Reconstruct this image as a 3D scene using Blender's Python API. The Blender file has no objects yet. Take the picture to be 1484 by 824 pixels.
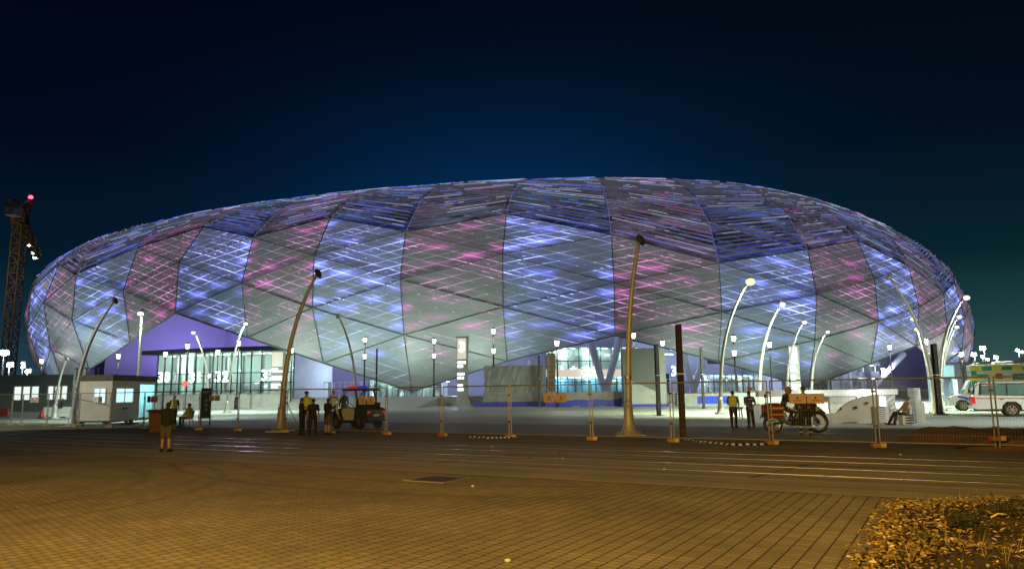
import bpy, bmesh, math, random
from mathutils import Vector, Matrix, Euler
random.seed(11)
R = math.radians
SC = bpy.context.scene
COL = SC.collection

# ------------------------------------------------------------------ camera
CAM_H, FPX = 1.70, 1071.0
PITCH, ROLL = R(8.34), R(-0.68)
cam_data = bpy.data.cameras.new('camera')
cam = bpy.data.objects.new('camera', cam_data); COL.objects.link(cam)
CM = Matrix.Rotation(math.pi / 2 + PITCH, 4, 'X') @ Matrix.Rotation(ROLL, 4, 'Z')
cam.matrix_world = Matrix.Translation((0, 0, CAM_H)) @ CM
cam_data.sensor_width = 36.0
cam_data.lens = 36.0 * FPX / 1484.0
cam_data.clip_end = 6000
cam_data.clip_start = 0.1
SC.camera = cam


def ray(x, y):
    return (CM.to_3x3() @ Vector(((x - 742) / FPX, (412 - y) / FPX, -1)))


def G(x, y, z=0.0):
    """survey: the spot on the level z that the photo shows at x, y"""
    d = ray(x, y); t = (z - CAM_H) / d.z
    return Vector((d.x * t, d.y * t, z))


def at(x, y, Y):
    """survey: the point Y metres away that the photo shows at x, y"""
    d = ray(x, y); t = Y / d.y
    return Vector((d.x * t, Y, CAM_H + d.z * t))


# ------------------------------------------------------------------ materials
def mat(name, col, rough=0.6, metal=0.0, var=0.12, scale=6.0, bump=0.0, emit=None, estr=0.0, spec=0.5, col2=None, coat=0.0):
    m = bpy.data.materials.new(name); m.use_nodes = True
    nt = m.node_tree; N, L = nt.nodes, nt.links
    b = N['Principled BSDF']
    tc = N.new('ShaderNodeTexCoord')
    nz = N.new('ShaderNodeTexNoise'); nz.inputs['Scale'].default_value = scale
    nz.inputs['Detail'].default_value = 5.0
    L.new(tc.outputs['Object'], nz.inputs['Vector'])
    rp = N.new('ShaderNodeValToRGB')
    c = Vector(col[:3])
    lo = c * (1 - var) if col2 is None else c
    hi = c * (1 + var) if col2 is None else Vector(col2[:3])
    rp.color_ramp.elements[0].position = 0.3; rp.color_ramp.elements[1].position = 0.7
    rp.color_ramp.elements[0].color = (*lo, 1); rp.color_ramp.elements[1].color = (*hi, 1)
    L.new(nz.outputs['Fac'], rp.inputs['Fac']); L.new(rp.outputs['Color'], b.inputs['Base Color'])
    b.inputs['Metallic'].default_value = metal
    b.inputs['Specular IOR Level'].default_value = spec
    b.inputs['Coat Weight'].default_value = coat
    mr = N.new('ShaderNodeMapRange')
    mr.inputs['To Min'].default_value = max(0.03, rough - 0.08); mr.inputs['To Max'].default_value = min(1, rough + 0.08)
    L.new(nz.outputs['Fac'], mr.inputs['Value']); L.new(mr.outputs['Result'], b.inputs['Roughness'])
    if bump:
        bp = N.new('ShaderNodeBump'); bp.inputs['Strength'].default_value = bump; bp.inputs['Distance'].default_value = 0.02
        L.new(nz.outputs['Fac'], bp.inputs['Height']); L.new(bp.outputs['Normal'], b.inputs['Normal'])
    if emit is not None:
        b.inputs['Emission Color'].default_value = (*emit, 1); b.inputs['Emission Strength'].default_value = estr
    return m


class MathNodes:
    def __init__(s, nt): s.nt = nt
    def m(s, op, a, b=None, c=None):
        n = s.nt.nodes.new('ShaderNodeMath'); n.operation = op
        for i, v in enumerate((a, b, c)):
            if v is None: continue
            if isinstance(v, (int, float)): n.inputs[i].default_value = v
            else: s.nt.links.new(v, n.inputs[i])
        return n.outputs[0]
    def mix(s, f, a, b):
        n = s.nt.nodes.new('ShaderNodeMix'); n.data_type = 'RGBA'
        for k, v in ((0, f), (6, a), (7, b)):
            if isinstance(v, (int, float)): n.inputs[k].default_value = v
            elif isinstance(v, tuple): n.inputs[k].default_value = (*v, 1)
            else: s.nt.links.new(v, n.inputs[k])
        return n.outputs[2]


# ------------------------------------------------------------------ mesh builder
class MB:
    def __init__(s): s.v = []; s.f = []; s.mi = []; s.cur = 0; s.sm = []; s.smooth = False; s.uv = None
    def add(s, vs, fs, M=None):
        o = len(s.v)
        s.v += [tuple(M @ Vector(p)) if M is not None else tuple(p) for p in vs]
        for f in fs:
            s.f.append(tuple(i + o for i in f)); s.mi.append(s.cur); s.sm.append(s.smooth)
        return s
    def box(s, c, d, rz=0.0, M=None, bev=0.0):
        x, y, z = d[0] / 2, d[1] / 2, d[2] / 2
        T = Matrix.Translation(c) @ Matrix.Rotation(rz, 4, 'Z')
        if M is not None: T = Matrix.Translation(c) @ M
        if bev <= 0:
            vs = [(i * x, j * y, k * z) for k in (-1, 1) for j in (-1, 1) for i in (-1, 1)]
            fs = [(0, 2, 3, 1), (4, 5, 7, 6), (0, 1, 5, 4), (2, 6, 7, 3), (0, 4, 6, 2), (1, 3, 7, 5)]
            return s.add(vs, fs, T)
        b = min(bev, x * .9, y * .9, z * .9)
        bm = bmesh.new(); bmesh.ops.create_cube(bm, size=1, matrix=Matrix.Diagonal((2 * x, 2 * y, 2 * z, 1)))
        bmesh.ops.bevel(bm, geom=bm.edges[:], offset=b, segments=2, profile=0.6, affect='EDGES')
        vs = [v.co.copy() for v in bm.verts]; bm.verts.index_update()
        fs = [[v.index for v in f.verts] for f in bm.faces]; bm.free()
        return s.add(vs, fs, T)
    def bar(s, a, b, w, h=None):
        a, b = Vector(a), Vector(b); d = b - a; h = h or w
        q = d.to_track_quat('X', 'Z').to_matrix().to_4x4()
        return s.box((a + b) / 2, (d.length, w, h), M=q)
    def tube(s, pts, rad, seg=8, cap=True, M=None):
        pts = [Vector(p) for p in pts]; n = len(pts)
        if isinstance(rad, (int, float)): rad = [rad] * n
        vs = []; fs = []; ref = None
        for i, p in enumerate(pts):
            t = (pts[min(i + 1, n - 1)] - pts[max(i - 1, 0)])
            if t.length < 1e-9: t = Vector((0, 0, 1))
            t.normalize()
            if ref is None:
                ref = Vector((0, 1, 0)) if abs(t.y) < .9 else Vector((1, 0, 0))
            u = (ref - t * ref.dot(t)); u.normalize(); ref = u; w = t.cross(u)
            for k in range(seg):
                a = 2 * math.pi * k / seg
                vs.append(p + (u * math.cos(a) + w * math.sin(a)) * rad[i])
        for i in range(n - 1):
            for k in range(seg):
                k2 = (k + 1) % seg
                fs.append((i * seg + k, i * seg + k2, (i + 1) * seg + k2, (i + 1) * seg + k))
        if cap:
            fs.append(tuple(range(seg))[::-1]); fs.append(tuple((n - 1) * seg + k for k in range(seg)))
        return s.add(vs, fs, M)
    def cyl(s, a, b, r, seg=12): return s.tube([a, b], r, seg)
    def capsule(s, a, b, ra, rb, seg=10):
        a, b = Vector(a), Vector(b); d = (b - a)
        if d.length < 1e-6: d = Vector((0, 0, 1e-3))
        t = d.normalized(); P = []; Q = []
        for k in (80, 55, 28): P.append(a - t * ra * math.sin(R(k))); Q.append(ra * math.cos(R(k)))
        P += [a, b]; Q += [ra, rb]
        for k in (28, 55, 80): P.append(b + t * rb * math.sin(R(k))); Q.append(rb * math.cos(R(k)))
        return s.tube(P, Q, seg)
    def ell(s, c, r, seg=14, rings=9, M=None):
        vs = []; fs = []
        for i in range(rings + 1):
            th = math.pi * (i + .02) / (rings + .04)
            for k in range(seg):
                a = 2 * math.pi * k / seg
                vs.append((r[0] * math.sin(th) * math.cos(a), r[1] * math.sin(th) * math.sin(a), r[2] * math.cos(th)))
        for i in range(rings):
            for k in range(seg):
                k2 = (k + 1) % seg
                fs.append((i * seg + k, (i + 1) * seg + k, (i + 1) * seg + k2, i * seg + k2))
        fs.append(tuple(range(seg))); fs.append(tuple(rings * seg + k for k in range(seg))[::-1])
        T = Matrix.Translation(c)
        if M is not None: T = T @ M
        return s.add(vs, fs, T)
    def lathe(s, prof, seg=16, M=None, cap=True):
        vs = []; fs = []; n = len(prof); cap = cap and prof[0] != prof[-1]
        for r, z in prof:
            for k in range(seg):
                a = 2 * math.pi * k / seg; vs.append((r * math.cos(a), r * math.sin(a), z))
        for i in range(n - 1):
            for k in range(seg):
                k2 = (k + 1) % seg; fs.append((i * seg + k, i * seg + k2, (i + 1) * seg + k2, (i + 1) * seg + k))
        if cap: fs.append(tuple(range(seg))[::-1]); fs.append(tuple((n - 1) * seg + k for k in range(seg)))
        return s.add(vs, fs, M)
    def prism(s, poly, y0, y1, M=None):
        """polygon in x,z extruded along y"""
        n = len(poly)
        vs = [(p[0], y0, p[1]) for p in poly] + [(p[0], y1, p[1]) for p in poly]
        fs = [tuple(range(n)), tuple(range(n, 2 * n))[::-1]] + [(i, i + n, (i + 1) % n + n, (i + 1) % n) for i in range(n)]
        return s.add(vs, fs, M)
    def slab(s, poly, z0, z1):
        n = len(poly)
        vs = [(p[0], p[1], z0) for p in poly] + [(p[0], p[1], z1) for p in poly]
        fs = [tuple(range(n))[::-1], tuple(range(n, 2 * n))] + [(i, (i + 1) % n, (i + 1) % n + n, i + n) for i in range(n)]
        return s.add(vs, fs)
    def wall(s, x0, x1, z0, z1, y0, y1, holes=()):
        """wall in the x-z plane with rectangular holes (hx0,hx1,hz0,hz1)"""
        xs = sorted({x0, x1, *[h[0] for h in holes], *[h[1] for h in holes]})
        zs = sorted({z0, z1, *[h[2] for h in holes], *[h[3] for h in holes]})
        for i in range(len(xs) - 1):
            run = None
            for k in range(len(zs) - 1):
                cx, cz = (xs[i] + xs[i + 1]) / 2, (zs[k] + zs[k + 1]) / 2
                if any(h[0] < cx < h[1] and h[2] < cz < h[3] for h in holes): continue
                s.box((cx, (y0 + y1) / 2, cz), (xs[i + 1] - xs[i], abs(y1 - y0), zs[k + 1] - zs[k]))
        return s
    def build(s, name, mats, parent=None, loc=None, rz=0.0):
        me = bpy.data.meshes.new(name)
        me.from_pydata(s.v, [], s.f)
        for m in (mats if isinstance(mats, (list, tuple)) else [mats]): me.materials.append(m)
        me.polygons.foreach_set('material_index', s.mi)
        me.polygons.foreach_set('use_smooth', s.sm)
        me.update()
        bm = bmesh.new(); bm.from_mesh(me); bmesh.ops.recalc_face_normals(bm, faces=bm.faces[:]); bm.to_mesh(me); bm.free()
        o = bpy.data.objects.new(name, me); COL.objects.link(o)
        if parent is not None: o.parent = parent
        if loc is not None: o.location = loc
        o.rotation_euler.z = rz
        return o


def tag(o, label=None, cat=None, group=None, kind=None):
    if label: o['label'] = label
    if cat: o['category'] = cat
    if group: o['group'] = group
    if kind: o['kind'] = kind
    return o


def thing(name, label, cat, loc=(0, 0, 0), rz=0.0, group=None):
    o = bpy.data.objects.new(name, None); COL.objects.link(o)
    o.empty_display_size = 0.3
    o.location = loc; o.rotation_euler.z = rz
    return tag(o, label, cat, group)


KIDS = {}
def copy_tree(o, loc=None, rz=None, label=None, group=None, parent=None):
    if parent is None:
        KIDS.clear()
        for x in bpy.data.objects:
            if x.parent is not None: KIDS.setdefault(x.parent.name, []).append(x)
    c = o.copy(); COL.objects.link(c)
    if parent is not None: c.parent = parent
    for ch in KIDS.get(o.name, ()): copy_tree(ch, parent=c)
    if loc is not None: c.location = loc
    if rz is not None: c.rotation_euler.z = rz
    if label: c['label'] = label
    if group: c['group'] = group
    return c


def lamp(name, kind, loc, power, col, parent=None, radius=0.15, aim=None, spot=70, blend=0.8):
    d = bpy.data.lights.new(name, kind); d.energy = power; d.color = col
    d.shadow_soft_size = radius
    if kind == 'SPOT': d.spot_size = R(spot); d.spot_blend = blend
    o = bpy.data.objects.new(name, d); COL.objects.link(o); o.location = loc
    if aim is not None: o.rotation_euler = (Vector(aim) - Vector(loc)).to_track_quat('-Z', 'Y').to_euler()
    if parent is not None: o.parent = parent
    return o


def text_mesh(txt, size, depth, name, m, parent=None, font_w=1.0, bold=0.0, space=1.0):
    cu = bpy.data.curves.new('lettering', 'FONT'); cu.body = txt; cu.size = size; cu.extrude = depth
    cu.align_x = 'CENTER'; cu.align_y = 'CENTER'; cu.resolution_u = 3; cu.offset = bold; cu.space_character = space
    t = bpy.data.objects.new('lettering', cu); COL.objects.link(t)
    dg = bpy.context.evaluated_depsgraph_get()
    me = bpy.data.meshes.new_from_object(t.evaluated_get(dg))
    bpy.data.objects.remove(t); bpy.data.curves.remove(cu)
    me.transform(Matrix.Rotation(math.pi / 2, 4, 'X'))
    me.materials.clear(); me.materials.append(m)
    o = bpy.data.objects.new(name, me); COL.objects.link(o)
    if parent is not None: o.parent = parent
    return o

# directions along and across the tram tracks
DV = Vector((0.862, -0.507, 0)); NV = Vector((0.507, 0.862, 0))
def dn(d, n, z=0.0):
    p = DV * d + NV * n; return Vector((p.x, p.y, z))
TRACK_RZ = math.atan2(DV.y, DV.x)

# shared materials
M = {}
M['white_paint'] = mat('white_paint', (.72, .73, .72), .4, var=.06)
M['black_steel'] = mat('black_steel', (.025, .026, .03), .45, .3)
M['dark_steel'] = mat('dark_steel', (.05, .048, .05), .5, .4, var=.25)
M['rust_steel'] = mat('rust_steel', (.045, .03, .022), .6, .2, var=.35)
M['grey_pole'] = mat('grey_pole', (.42, .4, .36), .45, .2, var=.1)
M['galv'] = mat('galvanised_steel', (.38, .38, .37), .45, .6, var=.15)
M['concrete'] = mat('concrete', (.36, .36, .34), .85, var=.15, scale=2.5, bump=.3)
M['pale_concrete'] = mat('pale_concrete', (.52, .53, .5), .8, var=.1, scale=1.2, bump=.2)
M['orange'] = mat('orange_plastic', (.31, .17, .085), .5, var=.15)
M['yellow_concrete'] = mat('dusty_block', (.5, .38, .16), .8, var=.2)
M['rubber'] = mat('rubber', (.018, .018, .018), .75)
M['black_cloth'] = mat('black_cloth', (.012, .012, .014), .9, bump=.2, scale=40)
M['dark_cloth'] = mat('dark_cloth', (.02, .022, .03), .9, bump=.2, scale=40)
M['grey_cloth'] = mat('grey_cloth', (.075, .068, .055), .9, bump=.2, scale=40)
M['hivis'] = mat('hi_vis_cloth', (.62, .74, .03), .75, bump=.15, scale=40)
M['hivis_yellow'] = mat('amber_hi_vis_cloth', (.55, .42, .03), .75, bump=.15, scale=40)
M['blue_cloth'] = mat('blue_cloth', (.02, .05, .3), .85, bump=.15, scale=40)
M['white_cloth'] = mat('white_cloth', (.6, .58, .55), .85, bump=.15, scale=40)
M['red_cloth'] = mat('red_cloth', (.5, .04, .03), .85, bump=.15, scale=40)
M['green_cloth'] = mat('green_cloth', (.06, .09, .04), .85, bump=.15, scale=40)
M['pink_cloth'] = mat('pink_cloth', (.5, .35, .33), .85, bump=.15, scale=40)
M['skin'] = mat('skin', (.36, .2, .13), .55, var=.06, scale=20)
M['hair'] = mat('hair', (.01, .008, .007), .6, var=.3, scale=60)
M['glass_dark'] = mat('dark_glass', (.02, .03, .03), .08, var=.1)
M['reflect'] = mat('reflective_tape', (.75, .75, .72), .3, var=.05)
M['red_plastic'] = mat('red_plastic', (.5, .02, .015), .35)
M['blue_plastic'] = mat('blue_plastic', (.02, .05, .55), .35)
M['brown_board'] = mat('brown_board', (.22, .11, .05), .8, var=.15, scale=8)
M['lamp_white'] = mat('lamp_glow', (.9, .9, .9), .3, emit=(1, .97, .84), estr=1.5)
M['lamp_mast'] = mat('mast_lamp_glow', (.9, .9, .8), .3, emit=(1, .99, .70), estr=1.3)
M['lamp_green'] = mat('lamp_glow_greenish', (.9, .9, .8), .3, emit=(.93, 1, .42), estr=1.2)
M['sign_white'] = mat('sign_glow', (.9, .9, .9), .3, emit=(.85, .95, 1), estr=4.5)
M['orange_board'] = mat('orange_board', (.46, .31, .23), .6, var=.12, scale=9)
M['chrome'] = mat('bright_metal', (.6, .6, .58), .2, .9)
# ------------------------------------------------------------------ world: a clear night over a lit city
w = bpy.data.worlds.new('World'); SC.world = w; w.use_nodes = True
nt = w.node_tree; N, L = nt.nodes, nt.links
bg = N['Background']
mm = MathNodes(nt)
tc = N.new('ShaderNodeTexCoord'); sp = N.new('ShaderNodeSeparateXYZ'); L.new(tc.outputs['Generated'], sp.inputs[0])
rp = N.new('ShaderNodeValToRGB'); els = rp.color_ramp.elements
els[0].position = 0.0; els[0].color = (.036, .08, .085, 1)
els[1].position = 0.62; els[1].color = (.0002, .0017, .0040, 1)
for p, c in ((.083, (.0095, .040, .046, 1)), (.156, (.0020, .0135, .0195, 1)), (.30, (.0006, .0036, .0095, 1)), (.45, (.0003, .0027, .0062, 1))):
    e = els.new(p); e.color = c
L.new(sp.outputs['Z'], rp.inputs['Fac'])
# town glow: greener to the right; the stadium's own blue glow in the air above it
rt = mm.m('MINIMUM', mm.m('MAXIMUM', mm.m('ADD', mm.m('MULTIPLY', sp.outputs['X'], 1.1), .5), 0.0), 1.0)
green = mm.mix(rt, (.55, .62, .9), (1.12, 1.05, .95))
mul = N.new('ShaderNodeMix'); mul.data_type = 'RGBA'; mul.blend_type = 'MULTIPLY'; mul.inputs[0].default_value = 1
L.new(rp.outputs['Color'], mul.inputs[6]); L.new(green, mul.inputs[7])
gx = mm.m('MULTIPLY', mm.m('ADD', sp.outputs['X'], .005), 3.6); gz = mm.m('MULTIPLY', mm.m('SUBTRACT', sp.outputs['Z'], .2), 6.5)
ga = mm.m('POWER', 2.718, mm.m('MULTIPLY', mm.m('ADD', mm.m('MULTIPLY', gx, gx), mm.m('MULTIPLY', gz, gz)), -1.0))
gl_ = N.new('ShaderNodeVectorMath'); gl_.operation = 'SCALE'; gl_.inputs[0].default_value = (.0003, .0185, .066); L.new(mm.m('MULTIPLY', ga, mm.m('GREATER_THAN', sp.outputs['Y'], 0.0)), gl_.inputs['Scale'])
ad_ = N.new('ShaderNodeVectorMath'); ad_.operation = 'ADD'; L.new(mul.outputs[2], ad_.inputs[0]); L.new(gl_.outputs[0], ad_.inputs[1])
L.new(ad_.outputs[0], bg.inputs['Color']); bg.inputs['Strength'].default_value = 1.0

SC.view_settings.view_transform = 'Standard'; SC.view_settings.look = 'None'
SC.view_settings.exposure = .2; SC.view_settings.gamma = 1
SC.cycles.use_denoising = True
SC.cycles.max_bounces = 5; SC.cycles.diffuse_bounces = 2; SC.cycles.glossy_bounces = 2; SC.cycles.transparent_max_bounces = 12
SC.cycles.sample_clamp_indirect = 3.0; SC.cycles.caustics_reflective = False; SC.cycles.caustics_refractive = False

# ------------------------------------------------------------------ ground sheets
def sheet(name, poly, z, m):
    mb = MB(); mb.add([(p[0], p[1], z) for p in poly], [tuple(range(len(poly)))])
    return tag(mb.build(name, m), kind='structure')


def ground_mat(name, c1, c2, rough, scale, bump=.4, spots=None):
    m = bpy.data.materials.new(name); m.use_nodes = True
    nt = m.node_tree; N, L = nt.nodes, nt.links; b = N['Principled BSDF']; k = MathNodes(nt)
    tc = N.new('ShaderNodeTexCoord')
    a = N.new('ShaderNodeTexNoise'); a.inputs['Scale'].default_value = scale; a.inputs['Detail'].default_value = 8
    f = N.new('ShaderNodeTexNoise'); f.inputs['Scale'].default_value = 60; f.inputs['Detail'].default_value = 4
    L.new(tc.outputs['Object'], a.inputs['Vector']); L.new(tc.outputs['Object'], f.inputs['Vector'])
    t = k.m('ADD', k.m('MULTIPLY', a.outputs['Fac'], .7), k.m('MULTIPLY', f.outputs['Fac'], .3))
    mr = N.new('ShaderNodeMapRange'); mr.inputs[1].default_value = .35; mr.inputs[2].default_value = .65
    L.new(t, mr.inputs[0])
    L.new(k.mix(mr.outputs[0], c1, c2), b.inputs['Base Color'])
    b.inputs['Roughness'].default_value = rough; b.inputs['Specular IOR Level'].default_value = .18
    bp = N.new('ShaderNodeBump'); bp.inputs['Strength'].default_value = bump; bp.inputs['Distance'].default_value = .02
    L.new(f.outputs['Fac'], bp.inputs['Height']); L.new(bp.outputs['Normal'], b.inputs['Normal'])
    return m


sheet('ground', [(-3000, -600), (3000, -600), (3000, 5000), (-3000, 5000)], -.03, ground_mat('sandy_ground', (.16, .13, .09), (.24, .2, .15), .95, .3))

# block paving, its courses square to the tracks
pv = bpy.data.materials.new('block_paving'); pv.use_nodes = True
nt = pv.node_tree; N, L = nt.nodes, nt.links; b = N['Principled BSDF']; k = MathNodes(nt)
tc = N.new('ShaderNodeTexCoord'); mp = N.new('ShaderNodeMapping')
mp.inputs['Rotation'].default_value = (0, 0, -math.atan2(NV.y, NV.x)); L.new(tc.outputs['Object'], mp.inputs['Vector'])
br = N.new('ShaderNodeTexBrick'); L.new(mp.outputs['Vector'], br.inputs['Vector'])
br.inputs['Scale'].default_value = 1.0; br.inputs['Brick Width'].default_value = .12; br.inputs['Row Height'].default_value = .185
br.inputs['Mortar Size'].default_value = .008; br.inputs['Mortar Smooth'].default_value = .4; br.inputs['Bias'].default_value = 0
br.offset = .5
br.inputs['Color1'].default_value = (.27, .23, .15, 1); br.inputs['Color2'].default_value = (.205, .172, .11, 1)
br.inputs['Mortar'].default_value = (.06, .05, .034, 1)
st = N.new('ShaderNodeTexBrick'); L.new(mp.outputs['Vector'], st.inputs['Vector'])
st.inputs['Scale'].default_value = 1.0; st.inputs['Brick Width'].default_value = 400; st.inputs['Row Height'].default_value = .185
st.inputs['Mortar Size'].default_value = .014; st.inputs['Mortar Smooth'].default_value = .3
st.inputs['Color1'].default_value = (1, 1, 1, 1); st.inputs['Color2'].default_value = (1, 1, 1, 1); st.inputs['Mortar'].default_value = (.68, .66, .63, 1)
nz = N.new('ShaderNodeTexNoise'); nz.inputs['Scale'].default_value = .35; nz.inputs['Detail'].default_value = 7; nz.inputs['Roughness'].default_value = .6
L.new(tc.outputs['Object'], nz.inputs['Vector'])
n2 = N.new('ShaderNodeTexNoise'); n2.inputs['Scale'].default_value = 35; n2.inputs['Detail'].default_value = 3; L.new(tc.outputs['Object'], n2.inputs['Vector'])
mr = N.new('ShaderNodeMapRange'); mr.inputs[1].default_value = .3; mr.inputs[2].default_value = .7; mr.inputs[3].default_value = .66; mr.inputs[4].default_value = 1.22
L.new(nz.outputs['Fac'], mr.inputs[0])
mr2 = N.new('ShaderNodeMapRange'); mr2.inputs[1].default_value = .3; mr2.inputs[2].default_value = .7; mr2.inputs[3].default_value = .85; mr2.inputs[4].default_value = 1.12
L.new(n2.outputs['Fac'], mr2.inputs[0])
def vmul(a, bb):
    n = N.new('ShaderNodeMix'); n.data_type = 'RGBA'; n.blend_type = 'MULTIPLY'; n.inputs[0].default_value = 1
    L.new(a, n.inputs[6]); L.new(bb, n.inputs[7]); return n.outputs[2]
spx = N.new('ShaderNodeSeparateXYZ'); L.new(tc.outputs['Object'], spx.inputs[0])
wear = None
for (cx0, cy0, rad0, xa, xb_) in ((-13.0, 14.0, 5.6, -12.5, 30), (-13.0, 14.0, 7.1, -12.5, 30), (3.0, 25.5, 11.8, -9, 1.5), (3.0, 25.5, 13.3, -9, 1.5)):
    dx_ = k.m('SUBTRACT', spx.outputs['X'], cx0); dy_ = k.m('SUBTRACT', spx.outputs['Y'], cy0)
    rr_ = k.m('SQRT', k.m('ADD', k.m('MULTIPLY', dx_, dx_), k.m('MULTIPLY', dy_, dy_)))
    t_ = k.m('SUBTRACT', 1.0, k.m('MINIMUM', k.m('DIVIDE', k.m('ABSOLUTE', k.m('SUBTRACT', rr_, rad0)), .16), 1.0))
    t_ = k.m('MULTIPLY', t_, k.m('MULTIPLY', k.m('GREATER_THAN', spx.outputs['X'], xa), k.m('LESS_THAN', spx.outputs['X'], xb_)))
    wear = t_ if wear is None else k.m('MAXIMUM', wear, t_)
wearc = k.mix(k.m('MULTIPLY', wear, k.m('ADD', .25, k.m('MULTIPLY', nz.outputs['Fac'], .5))), (1, 1, 1), (.5, .47, .45))
c = vmul(vmul(vmul(vmul(br.outputs['Color'], wearc), st.outputs['Color']), mr.outputs[0]), mr2.outputs[0])
L.new(c, b.inputs['Base Color']); b.inputs['Roughness'].default_value = .85; b.inputs['Specular IOR Level'].default_value = .15
bp = N.new('ShaderNodeBump'); bp.inputs['Strength'].default_value = .55; bp.inputs['Distance'].default_value = .008
L.new(k.m('ADD', k.m('MULTIPLY', k.m('ADD', br.outputs['Fac'], st.outputs['Fac']), -1.0), k.m('MULTIPLY', n2.outputs['Fac'], .5)), bp.inputs['Height']); L.new(bp.outputs['Normal'], b.inputs['Normal'])

GARD_D = -0.84
sheet('pavement', [dn(-90, -30), dn(GARD_D, -30), dn(GARD_D, 12.95), dn(60, 12.95), dn(60, 13.4), dn(-90, 13.4)], 0.0, pv)
M['track_concrete'] = ground_mat('track_concrete', (.2, .175, .12), (.28, .245, .17), .7, .5, .5)
M['track_edge'] = ground_mat('kerb_concrete', (.30, .275, .225), (.38, .35, .29), .7, .8, .3)
M['asphalt'] = ground_mat('dusty_asphalt', (.085, .082, .065), (.15, .14, .105), .75, .35, .6)
M['dust'] = ground_mat('dusty_verge', (.15, .135, .085), (.24, .21, .14), .85, .4, .6)
M['plaza'] = ground_mat('plaza_paving', (.36, .39, .365), (.46, .48, .45), .55, .12, .25)
M['plaza_road'] = ground_mat('plaza_asphalt', (.2, .22, .195), (.27, .29, .26), .6, .15, .4)
sheet('tram_road', [dn(-140, 13.4), dn(90, 13.4), dn(90, 21.6), dn(-140, 21.6)], .004, M['track_concrete'])
sheet('verge', [dn(-140, 21.6), dn(90, 21.6), dn(90, 27.2), dn(-140, 27.2)], .002, M['dust'])
sheet('service_road', [dn(-200, 27.2), dn(140, 27.2), dn(140, 36.0), dn(-200, 36.0)], .004, M['plaza_road'])
sheet('plaza', [dn(-330, 36.0), dn(260, 36.0), dn(260, 330), dn(-330, 330)], .003, M['plaza'])
# long pale edge strips of the track slab and darker joint strips, laid on the slab
def strip(name, n0, n1, z, m, d0=-140, d1=90):
    return sheet(name, [dn(d0, n0), dn(d1, n0), dn(d1, n1), dn(d0, n1)], z, m)
strip('slab_edge_marking', 14.93, 15.07, .009, M['track_edge'])
strip('slab_edge_marking', 18.42, 18.56, .009, M['track_edge'])
strip('slab_edge_marking', 21.52, 21.68, .009, M['track_edge'])
strip('slab_edge_marking', 13.37, 13.46, .009, M['track_edge'])
M['groove'] = mat('rail_groove', (.02, .018, .015), .8)
M['rail'] = mat('worn_rail', (.3, .28, .25), .3, .9, var=.1)
for i, n0 in enumerate((16.05, 17.49, 19.15, 20.59)):
    strip('rail_groove_marking', n0 + .04, n0 + .16, .0085, M['groove'])
    mb = MB(); mb.box((0, 0, .006), (230, .07, .016), bev=.004)
    r = mb.build('tram_rail', M['rail'], loc=dn(-25, n0), rz=TRACK_RZ)
    tag(r, ['worn steel tram rail nearest the block paving', 'second tram rail out from the block paving', 'third tram rail, first of the track beside the fence', 'tram rail nearest the mesh fence'][i], 'rail', 'rails of the two tram tracks')
for n0, w_, m_ in ((15.45, .05, 'groove'), (16.75, .12, 'track_edge'), (18.1, .05, 'groove'), (19.85, .12, 'track_edge'), (21.1, .05, 'groove'), (14.3, .035, 'groove')):
    strip('slab_line_marking', n0, n0 + w_, .0078, M[m_])
# cross joints in the slab
for d in (-34, -26.5, -19, -11.2, -3.6, 0.9, 8.4, 15):
    sheet('slab_joint', [dn(d, 15.1), dn(d + .07, 15.1), dn(d + .65, 18.4), dn(d + .58, 18.4)], .0075, M['groove'])

# manhole cover set in the paving
mp_ = G(635, 694)
mh = thing('manhole_cover', 'dark square manhole cover set in the block paving', 'manhole cover', (mp_.x, mp_.y, 0), TRACK_RZ)
mb = MB(); mb.box((0, 0, .005), (.86, .86, .014), bev=.004)
for i in range(6):
    for j in range(6): mb.box((-.3 + i * .12, -.3 + j * .12, .0135), (.06, .06, .006))
mb.build('cover_plate', M['rust_steel'], mh)
mb = MB()
for sx in (-1, 1): mb.box((sx * .47, 0, .006), (.07, 1.0, .018)); mb.box((0, sx * .47, .005), (.86, .07, .018))
mb.build('frame', M['track_concrete'], mh)
# small pale litter on the paving
for i, (x, y) in enumerate(((685, 705), (736, 814), (1290, 732), (1305, 659))):
    p = G(x, y); mb = MB(); mb.ell((0, 0, .018), (.035, .03, .02), 8, 5)
    tag(mb.build('pebble', M['pale_concrete'], loc=(p.x, p.y, 0)), ['pale pebble on the paving right of the manhole', 'pale pebble on the paving at the bottom edge', 'pale pebble beside the corner of the leaf bed', 'pale stone between the tracks and the fence'][i], 'pebble', 'loose pale stones on the ground')

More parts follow.
